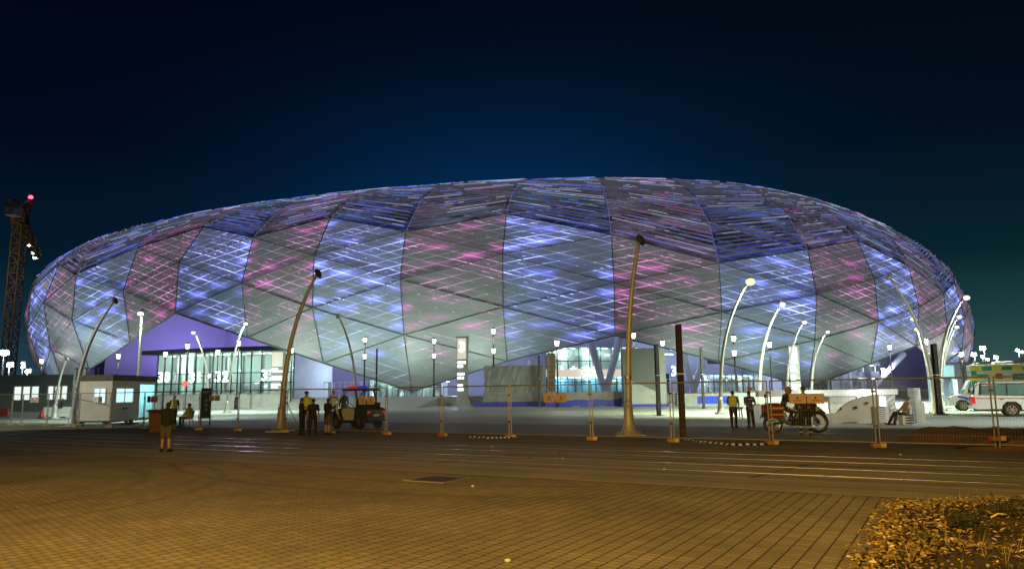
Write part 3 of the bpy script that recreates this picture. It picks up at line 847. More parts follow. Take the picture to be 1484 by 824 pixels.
M['glass'] = bpy.data.materials.new('window_glass'); M['glass'].use_nodes = True
nt = M['glass'].node_tree; N, L = nt.nodes, nt.links; k = MathNodes(nt)
tr = N.new('ShaderNodeBsdfTransparent'); gl = N.new('ShaderNodeBsdfGlossy'); gl.inputs['Roughness'].default_value = .06
nz = N.new('ShaderNodeTexNoise'); nz.inputs['Scale'].default_value = .8
L.new(k.mix(nz.outputs['Fac'], (.72, .9, .86), (.86, .97, .94)), tr.inputs['Color'])
ms = N.new('ShaderNodeMixShader'); ms.inputs[0].default_value = .12
L.new(tr.outputs[0], ms.inputs[1]); L.new(gl.outputs[0], ms.inputs[2]); L.new(ms.outputs[0], N['Material Output'].inputs['Surface'])
N.remove(N['Principled BSDF'])
M['lit_ceiling'] = mat('lit_ceiling_panel', (.9, .9, .9), .4, emit=(.85, 1, .95), estr=7)
M['warm_lamp'] = mat('warm_lamp', (.9, .8, .5), .4, emit=(1, .72, .25), estr=7)


def hall(name, p0, p1, r, z0, z1, bays, rails, parent, eave=None, depth=6.5, mull=.11):
    h = bpy.data.objects.new(name, None); COL.objects.link(h); h.parent = parent
    g = MB()
    arc_wall(g, p0, p1, r, z0, z1, bays); g.build('glazing', M['glass'], h)
    f = MB()
    for q in range(bays + 1):
        a = p0 + (p1 - p0) * q / bays
        f.box(ring(a, r + .06, (z0 + z1) / 2), (mull, .25, z1 - z0), rz=tang(a))
    for z in rails:
        for q in range(bays):
            f.bar(ring(p0 + (p1 - p0) * q / bays, r + .06, z), ring(p0 + (p1 - p0) * (q + 1) / bays, r + .06, z), .12, .14)
    f.build('mullions', M['black_steel'], h)
    bk = MB(); arc_wall(bk, p0, p1, r - depth, z0, z1, bays)
    for a in (p0, p1): bk.add([ring(a, r - .05, z0), ring(a, r - depth, z0), ring(a, r - depth, z1), ring(a, r - .05, z1)], [(0, 1, 2, 3)])
    for q in range(bays):
        a, b_ = p0 + (p1 - p0) * q / bays, p0 + (p1 - p0) * (q + 1) / bays
        bk.add([ring(a, r - .05, z1 - .01), ring(b_, r - .05, z1 - .01), ring(b_, r - depth, z1 - .01), ring(a, r - depth, z1 - .01)], [(0, 1, 2, 3)])
    bk.build('back_wall', M['hall_wall'], h)
    cl = MB(); rr = random.Random(int(p0 * 10) + 99)
    for q in range(bays):
        a = p0 + (p1 - p0) * (q + .5) / bays
        cl.box(ring(a, r - rr.uniform(1.0, 3.5), z1 - .14), (rr.uniform(.5, 1.5), .28, .08), rz=tang(a))
        if rr.random() < .6: cl.box(ring(a + .3, r - depth + .4, z0 + rr.uniform(2.0, 3.0)), (.9, .06, .12), rz=tang(a))
    cl.build('ceiling_lights', M['lit_ceiling'], h)
    cm = MB()
    for q in range(0, bays, 2):
        a = p0 + (p1 - p0) * (q + .5) / bays
        cm.cyl(ring(a, r - 3.2, z0), ring(a, r - 3.2, z1), .28, 10)
        cm.box(ring(a + .35, r - depth + .6, z0 + 1.4), (1.6, .8, 2.7), rz=tang(a))
    cm.build('inner_columns', M['concrete'], h)
    if eave:
        e = MB()
        for q in range(bays):
            a, b_ = p0 - .5 + (p1 - p0 + 1) * q / bays, p0 - .5 + (p1 - p0 + 1) * (q + 1) / bays
            e.slab([x[:2] for x in (ring(a, r - depth, 0), ring(b_, r - depth, 0), ring(b_, r + 2.2, 0), ring(a, r + 2.2, 0))], z1 + .01, z1 + eave)
        e.build('eave', M['dark_steel'], h)
    return h


# left entrance hall
hall('entrance_hall', -32.2, -16.9, 129.5, 1.3, 9.3, 15, (4.0, 5.7), stad, eave=.75, depth=9)
for a in (-31, -28, -25, -22, -19):
    lamp('hall_light', 'POINT', ring(a, 125.5, 7.6), 620, (.82, 1, .93), stad, .5)
# middle entrance hall, two storeys
hall('upper_hall', 2.6, 11.6, 117.5, 6.0, 10.2, 9, (7.6,), stad, depth=4)
hall('door_hall', 2.6, 11.6, 117.5, 1.3, 4.6, 14, (3.6,), stad, depth=4)
mb = MB(); arc_wall(mb, 2.6, 11.6, 117.7, 4.6, 6.0, 9); mb.build('sign_band', mat('sign_band', (.75, .6, .42), .5, emit=(1, .85, .6), estr=.35), stad)
for a in (4, 7, 10):
    lamp('hall_light', 'POINT', ring(a, 115.4, 9.2), 420, (.75, 1, .95), stad, .4)
    lamp('hall_light', 'POINT', ring(a, 115.6, 3.8), 420, (.12, .55, 1), stad, .4)
# narrow glazed strips on either side
hall('glazed_strip', -14.0, -7.0, 118, 1.3, 4.4, 12, (3.3,), stad, depth=3)
hall('glazed_strip', 16.5, 23.3, 119, 1.3, 4.8, 11, (3.6,), stad, depth=3)
hall('glazed_strip', 24.0, 28.2, 129, 1.3, 4.8, 8, (3.6,), stad, depth=2.6)
for a in (-12.5, -9): lamp('hall_light', 'POINT', ring(a, 116.5, 3.7), 260, (.7, 1, .95), stad, .3)
for a, r_ in ((18, 117.2), (21.5, 117.2), (26, 127.4)): lamp('hall_light', 'POINT', ring(a, r_, 4.0), 260, (.85, 1, .97), stad, .3)

# V columns carrying the arch points
M['lilac_paint'] = mat('pale_lilac_paint', (.55, .55, .66), .5, var=.05)
def vcol(foot, tops, Y):
    f = at_ring(foot[0], foot[1], 128)
    for t in tops:
        p = at_ring(t[0], t[1], 134); mb = MB(); mb.tube([(f.x, f.y, 1.3), p], [.55, .7], 12)
        mb.build('slanted_column', M['lilac_paint'], stad)
vcol((877, 568), ((856, 494), (899, 487)), 124)
vcol((1004, 566), ((990, 505), (1019, 520)), 127)
vcol((757, 566), ((742, 530), (772, 520)), 126)
vcol((1262, 566), ((1255, 525), (1310, 512)), 141)
# stair landings behind the right arch
mb = MB()
for z in (4.2, 7.0, 9.6, 12.2):
    mb.box(ring(32.5, 129.5, z), (8.5, 3.0, .5), rz=tang(32.5)); mb.box(ring(32.5, 131, z + .75), (8.5, .1, .9), rz=tang(32.5))
for a in (30.7, 32.5, 34.3): mb.box(ring(a, 129, 7), (.5, .5, 11.5), rz=tang(a))
mb.build('stair_landings', M['lilac_paint'], stad)
mb = MB()
for z in (4.2, 7.0, 9.6): mb.box(ring(32.3, 130.4, z - .32), (5.2, .3, .1), rz=R(31.2))
mb.build('landing_lights', M['lit_ceiling'], stad)
# openings, rails and panels on the plain inner wall
mb = MB()
for a, z, w_, h_ in ((-12.3, 7.2, 7, 2.6), (-14.8, 4.4, 3, 2.4), (14.5, 3.4, 2.2, 3.8), (20.5, 8.5, 4.5, 2.2), (13, 6, 2, 2)):
    mb.box(ring(a, RI + .15, z), (w_, .4, h_), rz=tang(a))
mb.build('wall_openings', M['glass_dark'], stad)
for (p0, p1) in ((-15.5, -6), (11.8, 21.5)):
    mb = MB()
    n = 20
    for q in range(n):
        a, b_ = p0 + (p1 - p0) * q / n, p0 + (p1 - p0) * (q + 1) / n
        mb.bar(ring(a, 126, 3.9), ring(b_, 126, 3.9), .09, .12)
        mb.bar(ring(a, 126, 2.6), ring(b_, 126, 2.6), .05, .05)
        mb.box(ring(a, 126, 2.6), (.08, .08, 2.6), rz=tang(a))
    mb.build('terrace_railing', M['white_paint'], stad)
mb = MB()
for a, z, l_ in ((-13.4, 5.9, 4.2), (-10.8, 5.3, 2.4), (14, 9, 3), (19, 8.4, 2.2)):
    mb.box(ring(a, 117, z), (l_, .2, .16), rz=tang(a))
mb.build('batten_lights', M['lit_ceiling'], stad)

# lamps washing the inner wall and the cladding
for a, z, r, c, p in ((-30, 11.2, 121, (.48, .38, 1), 2300), (-25.5, 11.8, 122, (.48, .36, 1), 2600), (-23, 11.4, 121, (.5, .4, 1), 900), (-35, 10, 119, (.34, .22, 1), 2200),
                      (-11.5, 5, 124, (.6, .7, 1), 800), (-14.6, 6, 123, (.6, .7, 1), 700), (-5, 4, 122, (.5, .6, 1), 1600), (1, 4, 122, (.5, .62, 1), 1200), (6.8, 11.4, 121, (.62, .75, 1), 900),
                      (13.5, 5, 121, (.45, .58, 1), 2200), (18, 4, 122, (.5, .62, 1), 1800), (22, 7, 122, (.6, .7, 1), 1300), (30.5, 8, 133, (.65, .78, 1), 900), (35, 6, 132, (.7, .8, 1), 900)):
    lamp('wash_light', 'POINT', ring(a, r, z), p, c, stad, .5)
UPL = []
for a in (-50, -43, -36, -29.5, -14, -9.5, -4.5, 0.5, 14.5, 19.5, 24.5, 29.5, 36, 43, 50):
    lamp('uplight', 'SPOT', ring(a, 147.5, 1.7), 3500 if -33 < a < 33 else 900, (.74, 1, .86), stad, .6, aim=ring(a, 131, 27), spot=115, blend=1.0)
M['uplight_glow'] = mat('uplight_glow', (.9, .9, .9), .3, emit=(.95, 1, .93), estr=12)

# gate numbers: lit, mounted on the glazing
def gate(txt, x, y, r, label, h=1.9):
    p = at_ring(x, y, r + .7)
    t = thing('gate_number', label, 'gate sign', p, tang(math.degrees(math.atan2(p.x + 2.85, 255 - p.y))), 'illuminated gate numbers on the stadium')
    for q, ch in enumerate(txt):
        o = text_mesh(ch, h * 1.35, .06, 'numeral', M['sign_white'], t, bold=.03)
        o.location.x = (q - (len(txt) - 1) / 2) * h * .78
    mb = MB(); mb.box((0, .1, 0), (h * .78 * len(txt), .05, .1)); mb.box((0, .1, -h * .3), (h * .78 * len(txt), .05, .06)); mb.build('bracket', M['black_steel'], t)
gate('30', 237, 547, 129.5, 'glowing white gate number 30 behind the guard cabin roof')
gate('31', 283, 547, 129.5, 'glowing white gate number 31 on the left entrance hall')
gate('32', 321, 546, 129.5, 'glowing white gate number 32 on the left entrance hall')
gate('33', 389, 544, 129.5, 'glowing white gate number 33 beside the lit totem')
gate('35', 857, 539, 117.8, 'glowing white gate number 35 beside the slanted columns', 2.1)
gate('36', 981, 538, 116, 'glowing white gate number 36 next to the dark brown post', 2.1)
gate('38', 1280, 540, 129.5, 'glowing white gate number 38 beneath the right hand arch', 2.0)
RPN = 103 + (RP - 111) * .93
# ------------------------------------------------------------------ tall curved light masts
def mast(label, base, head, lit, Z=None, green=False, power=1500, name='curved_light_mast', dark=False):
    """base/head: where the photo shows foot and lamp; Z: distance"""
    if Z is None: Z = G(*base).y
    b = at(base[0], base[1], Z); b.z = 0 if plan_r(b) > RPN else 1.3
    h = at(head[0], head[1], Z)
    lean = h - b; H = lean.z
    t = thing(name, label, 'light mast', b, 0, 'curved light masts on the stadium plaza')
    n = 22; pts = []; rad = []
    for i in range(n + 1):
        q = i / n
        pts.append((lean.x * (.1 * q + .9 * q ** 2.8), lean.y * q, H * (q - .0)))
        rad.append(.155 - .085 * q)
    mb = MB(); mb.smooth = True; mb.tube(pts, rad, 12)
    mb.build('pole', M['grey_pole'], t)
    mb = MB(); mb.smooth = True
    mb.lathe([(.42, 0), (.40, .05), (.28, .2), (.21, .5), (.175, 1.0), (.165, 1.2)], 14); mb.build('flared_base', M['grey_pole'], t)
    mb = MB()
    for a in range(8): mb.cyl((.44 * math.cos(a * .785), .44 * math.sin(a * .785), .05), (.44 * math.cos(a * .785), .44 * math.sin(a * .785), .16), .03, 6)
    mb.box((0, 0, .02), (1.15, 1.15, .04)); mb.build('foot_plate', M['galv'], t)
    mb = MB(); mb.lathe([(.145, 2.2), (.165, 2.22), (.165, 2.32), (.145, 2.34)], 12, Matrix.Translation((lean.x * .04, 0, 0))); mb.build('joint_band', M['galv'], t)
    sx = 1 if lean.x > 0 else -1
    hb = MB(); hb.smooth = True
    T = Matrix.Translation(lean + Vector((sx * .1, 0, .02))) @ Matrix.Rotation(-sx * .5, 4, 'Y')
    hb.lathe([(.06, -.2), (.10, -.12), (.145, 0), (.15, .1), (.1, .24), (.03, .3)], 12, T)
    hd = hb.build('lamp_head', M['grey_pole'] if not dark else M['rust_steel'], t)
    if lit:
        l = MB(); l.smooth = True; l.ell(lean + Vector((sx * .1, -.06, -.08)), (.34, .34, .27) if green else (.24, .24, .18), 12, 8)
        l.build('lamp_glass', M['lamp_green'] if green else M['lamp_mast'], hd)
        lamp('mast_or_fill_light', 'SPOT', lean + Vector((sx * .1, -.1, -.42)), power * 5.8, (.88, 1, .62) if green else (.80, 1, .80), t, .25, aim=lean + Vector((sx * .4, 2.2, -6)), spot=150, blend=.6)
    return t
mast('unlit curved mast left of the guard cabin, lit amber by the road', (105, 617), (165, 437), False, dark=True)
mast('unlit amber curved mast behind the group of standing people', (407, 625), (459, 398), False, dark=True)
mast('tallest looking unlit amber mast before the middle entrance', (912, 630), (926, 350), False, dark=True)
mast('slim unlit mast curving left behind the police cart', (516, 586), (491, 459), False, Z=66)
mast('lit mast rising behind the flat roof of the guard cabin', (197, 604), (206, 453), True, Z=58)
mast('lit mast in front of gate number 31, leaning left', (301, 592), (282, 481), True, Z=84, power=1500)
mast('lit mast between gate numbers 32 and 33, leaning right', (329, 592), (355, 468), True, Z=78, power=1500)
mast('lit mast with the yellow green glare near the hi-vis man', (1045, 600), (1085, 407), True, green=True, power=3200)
mast('second lit mast in the row receding behind the motorcycle', (1102, 590), (1132, 440), True, Z=61, power=1500)
mast('third lit mast in the row receding behind the motorcycle', (1142, 585), (1164, 466), True, Z=76, power=1200)
mast('fourth and smallest lit mast in the row behind the motorcycle', (1177, 580), (1198, 480), True, Z=90, power=1000)
mast('tall pale mast curving far left above the ramp, nearest of its row', (1358, 600), (1290, 403), False)
mast('lit left-curving mast, upper of the two beside the dark grey post', (1353, 586), (1324, 461), True, Z=73, power=1200)
mast('lit left-curving mast, lower of the two beside the dark grey post', (1350, 583), (1329, 476), True, Z=86, power=1000)
mast('large lit mast curving right beside the ambulance', (1363, 596), (1398, 430), True, Z=56, power=1500)
mast('middle lit mast of the three curving right near the ambulance', (1367, 590), (1388, 458), True, Z=72, power=1200)
mast('lowest lit mast of the three curving right near the ambulance', (1369, 584), (1385, 473), True, Z=84, power=1000)
mast('pale unlit mast in front of the low grey building', (79, 600), (96, 520), False, Z=62)

# ------------------------------------------------------------------ lantern posts on the plaza
def lantern(x, y, Z, label, y2=None, power=300):
    h = at(x, y, Z); on = plan_r(h) < RPN + .5
    b = Vector((h.x, h.y, 1.3 if on else 0)); H = h.z - b.z
    t = thing('lantern_post', label, 'lamp post', b, 0, 'black lantern posts on the stadium plaza')
    mb = MB(); mb.smooth = True; mb.lathe([(.2, 0), (.2, .12), (.14, .3), (.11, .5), (.10, H * .5), (.085, H - .55)], 10); mb.build('pole', M['black_steel'], t)
    hs = [H] + ([at(x, y2, Z).z - b.z] if y2 else [])
    for q, z in enumerate(hs):
        a = MB(); a.lathe([(.05, z - .62), (.2, z - .5), (.24, z - .42)], 10); a.lathe([(.36, z + .3), (.2, z + .42), (.03, z + .5)], 12)
        for k_ in range(4): a.bar((.22 * math.cos(k_ * 1.571), .22 * math.sin(k_ * 1.571), z - .42), (.33 * math.cos(k_ * 1.571), .33 * math.sin(k_ * 1.571), z + .3), .03)
        ld = a.build('lantern', M['black_steel'], t)
        g = MB(); g.smooth = True; g.lathe([(.1, z - .4), (.2, z - .38), (.3, z + .28), (.1, z + .29)], 12); g.build('lantern_glass', M['lamp_white'], ld)
    lamp('lantern_light', 'POINT', (0, -.45, H), power, (1, .97, .88), t, .2)
    return t
for a in ((61, 523, 112, 'lantern post at the far left foot of the stadium'),
          (172, 516, 104, 'lantern post above the left part of the cabin roof'),
          (240, 513, 104, 'lantern post above gate number 30'),
          (272, 501, 100, 'lantern post between gate numbers 30 and 31'),
          (316, 510, 104, 'lantern post beside gate number 32'),
          (346, 497, 98, 'tall lantern post with the person in black at its foot'),
          (423, 507, 100, 'lantern post just right of the amber mast by the group'),
          (529, 492, 104, 'two-lantern post behind the police cart', 516),
          (629, 494, 106, 'two-lantern post left of the lit middle totem', 515),
          (715, 480, 97, 'two-lantern post behind the wrapped tarpaulin box', 508),
          (807, 497, 88, 'lantern post beside the brown stone totem'),
          (918, 486, 92, 'lantern post rising behind the big grey block'),
          (960, 497, 97, 'lantern just above the right end of the grey block'),
          (1063, 490, 88, 'two-lantern post behind the man in the hi-vis vest', 511),
          (1115, 499, 92, 'lantern post behind the motorcycle rider'),
          (1289, 503, 100, 'lantern post under the right hand arch'),
          (1341, 495, 86, 'two-lantern post left of the dark grey post', 514),
          (1393, 513, 100, 'lantern post behind the ambulance bonnet')):
    lantern(a[0], a[1], a[2], a[3], a[4] if len(a) > 4 else None)

# ------------------------------------------------------------------ bare steel posts
def ipost(x0, y0, x1, y1, label, m, Z=None, w=.26):
    w *= .62
    if Z is None: Z = G(x1, y1).y
    b = at(x1, y1, Z); b.z = 0; H = at(x0, y0, Z).z
    t = thing('steel_post', label, 'post', b, R(12), 'bare steel posts standing on the plaza')
    mb = MB(); mb.box((0, -w / 2, H / 2), (w, .025, H)); mb.box((0, w / 2, H / 2), (w, .025, H)); mb.box((0, 0, H / 2), (.03, w - .03, H - .004)); mb.build('beam', m, t)
    mb = MB(); mb.box((0, 0, .02), (w * 2.4, w * 2.4, .04)); mb.build('base_plate', m, t)
    mb = MB(); mb.box((0, 0, H * .56), (w + .035, w + .06, .05)); mb.build('tape_band', M['reflect'], t)
ipost(545, 505, 545, 588, 'thin dark post left of the tip behind the police cart', M['dark_steel'], 84, .3)
ipost(782, 515, 782, 590, 'dark post before the blue planter wrapping', M['dark_steel'], 84, .3)
ipost(950, 498, 955, 602, 'dark grey post in front of the big grey block', M['dark_steel'], None, .4)
ipost(985, 470, 990, 634, 'thick dark brown post nearest the fence', M['rust_steel'], None, .28)
ipost(1015, 503, 1020, 592, 'dark post between gate 36 and the hi-vis man', M['dark_steel'], None, .32)
ipost(1354, 498, 1362, 598, 'dark grey post against the pale mast by the ambulance', M['dark_steel'], 47.5, .42)

# ------------------------------------------------------------------ lit wayfinding totems
def totem(x, ytop, Z, W, label, stone=False, num=None):
    h = at(x, ytop, Z); on = plan_r(h) < RPN
    b = Vector((h.x, h.y, 1.3 if on else 0)); H = h.z - b.z
    t = thing('wayfinding_totem', label, 'totem', b, math.atan2(-b.x, b.y) * .6)
    mb = MB()
    mb.add(*(lambda p: ([(x_, y_, z_) for (x_, z_) in p for y_ in (-.3, .3)], [(0, 2, 4, 6, 8, 10), (11, 9, 7, 5, 3, 1)] + [(2 * q, 2 * q + 1, (2 * q + 3) % 12, (2 * q + 2) % 12) for q in range(6)]))(
        [(-W / 2, 0), (W * .62, 0), (W * .42, H * .12), (W * .36, H * .5), (W * .45, H), (-W / 2, H)]))
    mb.build('body', mat('stone_totem', (.26, .21, .15), .8, var=.2, scale=3, bump=.4) if stone else M['pale_concrete'], t)
    if not stone:
        fm_ = MB(); fm_.box((-W * .1, -.31, H * .82), (W * .7, .03, H * .3)); fm_.build('lit_top_panel', mat('lit_panel', (.8, .8, .7), .4, emit=(1, .95, .75), estr=.42), t)
        rr = random.Random(int(x)); sg = MB()
        for q in range(9):
            z = H * (.62 - q * .055); wd = W * rr.uniform(.35, .7)
            if q % 3 == 2: continue
            sg.box((-W * .42 + wd / 2, -.325, z), (wd, .03, H * .028))
        sg.build('lit_lines', M['sign_white'], t)
        if num:
            o = text_mesh(num, H * .2, .03, 'numeral', M['sign_white'], t, bold=.02); o.location = (-W * .08, -.35, H * .84)
    else:
        sg = MB()
        for q in range(5): sg.box((-W * .05, -.305, H * (.35 + q * .1)), (W * .6, .02, .06))
        sg.build('carved_lines', M['rust_steel'], t)
    return t
totem(405, 508, 108, 2.1, 'lit wayfinding totem beside gate number 33')
totem(671, 487, 103, 1.75, 'lit wayfinding totem standing alone in the middle of the plaza', num='3')
totem(1150, 500, 104, 1.5, 'lit wayfinding totem behind the motorcycle', num='3')
totem(799, 512, 90, 1.15, 'brown unlit stone totem beside the middle doors', stone=True)

# ------------------------------------------------------------------ middle of the plaza: wrapped box, planter, grey block
p = at(745, 585, 96); W = at(790, 560, 96).x - at(703, 560, 96).x; H = at(745, 530, 96).z
t = thing('wrapped_box', 'large box wrapped in pale plastic sheeting on the plaza', 'wrapped box', (at(746, 560, 96).x, 96, 0), 0)
mb = MB(); mb.smooth = True; nx, nz = 40, 14; vs = []; fs = []
for i in range(nx + 1):
    for j in range(nz + 1):
        x = -W / 2 + W * i / nx; z = 1.75 + (H - 1.75) * j / nz
        y = -1.6 + .12 * math.sin(x * 3 + z * 1.4) * (1 - j / nz) + .09 * math.sin(x * 7 - z * 3) + .05 * math.sin(x * 13)
        vs.append((x, y, z))
for i in range(nx):
    for j in range(nz):
        a = i * (nz + 1) + j; fs.append((a, a + nz + 1, a + nz + 2, a + 1))
mb.add(vs, fs)
mb.smooth = False; mb.box((0, 0, (1.75 + H) / 2 - .02), (W - .04, 2.9, H - 1.8))
mb.build('plastic_sheeting', mat('plastic_sheeting', (.34, .37, .34), .22, var=.12, scale=.8), t)
mb = MB(); mb.box((0, -.1, .95), (W + .3, 3.4, 1.55)); mb.build('plinth', M['concrete'], t)
mb = MB(); mb.box((-.6, -1.95, .32), (W + 1.6, .12, .6)); mb.build('blue_skirt', M['blue_plastic'], t)
mb = MB(); mb.box((W * .22, -1.83, 1.2), (2.6, .08, .75)); mb.build('dark_panel', M['concrete'], t)

a, b_ = at(792, 570, 88), at(906, 570, 88)
t = thing('planter', 'long low planter wrapped in blue sheeting before the doors', 'planter', ((a.x + b_.x) / 2, 88.5, 0))
W = b_.x - a.x; mb = MB(); mb.wall(-W / 2, W / 2, 0, 1.75, -.2, .2); mb.box((0, 1.2, .8), (W, 2.0, 1.6)); mb.build('planter_wall', M['concrete'], t)
mb = MB()
for q in range(12):
    x = -W / 2 + W * (q + .5) / 12; mb.box((x, -.24, .42 + .06 * math.sin(q * 1.9)), (W / 12 - .01, .06, .8 + .1 * math.sin(q * 1.3)))
mb.build('blue_sheeting', M['blue_plastic'], t)
mb = MB()
rr = random.Random(8)
for q in range(26): mb.ell((rr.uniform(-W / 2, W / 2), rr.uniform(.4, 1.8), 1.62), (rr.uniform(.2, .5), .3, rr.uniform(.05, .12)), 8, 5)
mb.build('soil', M['dust'], t)

a, b_ = at(905, 560, 84), at(967, 560, 84); H = at(930, 504, 84).z; W = b_.x - a.x
t = thing('grey_block', 'big plain grey block with a white lower corner on the plaza', 'block', ((a.x + b_.x) / 2, 86, 0), R(-4))
mb = MB(); mb.box((-.5, 0, H / 2), (W - 1.2, 3.6, H)); mb.build('body', mat('grey_render', (.19, .2, .19), .8, var=.08, scale=.8), t)
mb = MB(); mb.box((W / 2 - .52, .1, H / 2 - .03), (1.15, 3.4, H - .06)); mb.build('pale_pier', M['pale_concrete'], t)
mb = MB(); mb.prism([(-W / 2 + .9, .3), (W / 2 - .1, .3), (W / 2 - .1, 1.7), (W / 2 - 1.3, 1.75), (-W / 2 + .9, 2.9)], -2.0, -1.83); mb.build('white_corner', M['pale_concrete'], t)
mb = MB(); mb.box((0, -.05, .15), (W + .3, 4.0, .3)); mb.build('blue_skirt', M['blue_plastic'], t)
# low bund right of the block
p0, p1 = at(972, 570, 82), at(1160, 570, 82)
t = thing('low_planter', 'low earth filled planter stretching right of the grey block', 'planter', ((p0.x + p1.x) / 2 + .4, 83, 0))
W = p1.x - p0.x - .8; mb = MB(); mb.box((0, 0, .7), (W, 1.2, 1.4)); mb.build('planter_wall', M['concrete'], t)
mb = MB()
for q in range(30): mb.ell((-W / 2 + W * q / 30 + rr.uniform(0, .3), rr.uniform(-.3, .3), 1.4), (rr.uniform(.3, .6), .4, rr.uniform(.08, .22)), 8, 5)
mb.build('soil', mat('planter_earth', (.2, .14, .08), .9, var=.3), t)
mb = MB(); mb.box((-W * .18, -.63, .7), (4.2, .05, .8)); mb.build('blue_sheeting', M['blue_plastic'], t)

# ------------------------------------------------------------------ ramp walls on the right
A = G(1172, 614); B_ = G(1352, 612.5)
t = thing('ramp_wall', 'pale concrete ramp wall with a sloping parapet behind the seated man', 'wall', (A.x, A.y, 0), math.atan2(B_.y - A.y, B_.x - A.x))
Lw = (B_ - A).length; s_ = Lw / 180.0          # metres per photo pixel along the wall
def X(px): return (px - 1172) * s_
zt = 1.62
mb = MB(); mb.box((X(1223) / 2, 4.0, .68), (X(1223), .3, 1.36)); mb.box((X(1300), 4.3, .7), (X(1352) - X(1246), .3, 1.4)); mb.build('back_wall', M['pale_concrete'], t)
mb = MB(); mb.box((X(1262) / 2, 3.9, 1.5), (X(1352), .7, .34)); mb.box((X(1262), 3.92, 1.52), (X(1352) - X(1172) * 0, .5, .3)); mb.build('coping', M['white_paint'], t)
mb = MB(); mb.prism([(X(1172), 0), (X(1282), 0), (X(1282), 1.42), (X(1262), 1.34), (X(1242), 1.12), (X(1225), .78), (X(1218), .5), (X(1172), .5)], .35, .6); mb.build('sloping_parapet', M['pale_concrete'], t)
mb = MB(); mb.box((X(1246), .33, .78), (.16, .05, .12)); mb.box((X(1224), .33, .72), (.1, .05, .08)); mb.box((X(1263), .33, 1.0), (.14, .05, .1)); mb.build('wall_fittings', M['rust_steel'], t)
mb = MB(); mb.box((X(1338), .35, .5), (.42, .4, 1.0)); mb.build('end_pier', M['pale_concrete'], t)
mb = MB(); q0 = Vector((X(1343), .4, 0))
q1 = Vector((X(1352) + 2.2, 7.5, 0))
mb.bar(q0 + Vector((0, 0, .45)), q1 + Vector((0, 0, .45)), .2, .9); mb.build('side_wall', M['pale_concrete'], t)
mb = MB()
for z in (.95, 1.2, 1.45, 1.68): mb.bar(q0 + Vector((0, 0, z)), q1 + Vector((0, 0, z)), .05, .06)
for q in range(16):
    c_ = q0.lerp(q1, q / 15); mb.box((c_.x, c_.y, 1.28), (.05, .05, .85))
mb.build('side_railing', M['galv'], t)
mb = MB(); mb.box((X(1307), 4.1, .95), (.95, .06, .62)); mb.box((X(1329), 4.1, 1.0), (.5, .06, .5)); mb.build('lit_window', mat('bright_window', (.9, .9, .9), .4, emit=(.95, 1, .98), estr=2.2), t)
mb = MB(); mb.wall(-.55, .55, -.4, .4, -.03, .05, ((-.48, -.02, -.32, .32), (.02, .48, -.32, .32))); mb.build('window_frame', M['white_paint'], t, loc=(X(1307), 4.04, .95))
lamp('ramp_light', 'POINT', (X(1300), 3.0, 1.35), 60, (.95, 1, .95), t, .15)
lamp('ramp_light', 'POINT', (X(1210), 2.6, 1.3), 45, (.9, 1, .85), t, .15)
# things by the seated man
p = G(1281, 614.5); t = thing('louvred_box', 'grey louvred cabinet left of the seated man', 'cabinet', (p.x, p.y + .5, 0))
mb = MB(); mb.box((0, 0, .42), (.5, .4, .84), bev=.02); mb.build('body', M['galv'], t)
mb = MB()
for q in range(7): mb.box((.04, -.21, .12 + q * .1), (.36, .03, .055))
mb.build('louvres', M['white_paint'], t)
p = G(1297, 615); t = thing('stacked_crates', 'white slatted crate standing behind the seated man\'s feet', 'crate', (p.x - .1, p.y + 1.1, 0))
mb = MB()
for q in range(5): mb.box((0, -.2, .08 + q * .17), (.55, .03, .11)); mb.box((0, .2, .08 + q * .17), (.55, .03, .11)); mb.box((-.26, 0, .08 + q * .17), (.03, .4, .11)); mb.box((.26, 0, .08 + q * .17), (.03, .4, .11))
mb.box((0, 0, .02), (.5, .38, .03)); mb.build('slatted_sides', M['white_paint'], t)

# ------------------------------------------------------------------ low grey building, far left
Z = 100
x0, x1 = at(-40, 570, Z).x, at(106, 570, Z).x; zt = at(50, 545, Z).z
def wx(px): return at(px, 570, Z).x
def wz(py, px=50): return at(px, py, Z).z
t = thing('site_office', 'long low grey site office with two bright windows', 'building', (0, Z, 0))
hs = [(wx(20), wx(58), wz(580), wz(558.5)), (wx(69), wx(99), wz(580), wz(558.5))]
mb = MB(); mb.wall(x0, x1, 0, zt, -.2, .2, hs); mb.box(((x0 + x1) / 2, 8, zt / 2), (x1 - x0 - .4, .3, zt)); mb.box((x1 - .2, 4, zt / 2), (.3, 7.7, zt)); mb.build('wall', mat('grey_cladding', (.28, .32, .32), .7, var=.08, scale=.6), t)
mb = MB(); mb.box(((x0 + x1) / 2, 4, zt + .1), (x1 - x0 + .5, 9, .2)); mb.build('roof', M['concrete'], t)
wl = mat('lit_window', (.7, .75, .7), .4, emit=(.9, 1, .95), estr=.85, var=.2, scale=.4)
for h_ in hs:
    mb = MB(); mb.wall(h_[0], h_[1], h_[2], h_[3], -.16, .1, [(h_[0] + .12 + q * (h_[1] - h_[0]) / 3, h_[0] - .12 + (q + 1) * (h_[1] - h_[0]) / 3, h_[2] + .12, h_[3] - .12) for q in range(3)])
    f = mb.build('window', M['white_paint'], t)
    mb = MB(); mb.box(((h_[0] + h_[1]) / 2, .05, (h_[2] + h_[3]) / 2), (h_[1] - h_[0] - .05, .04, h_[3] - h_[2] - .05)); mb.build('pane', wl, f)
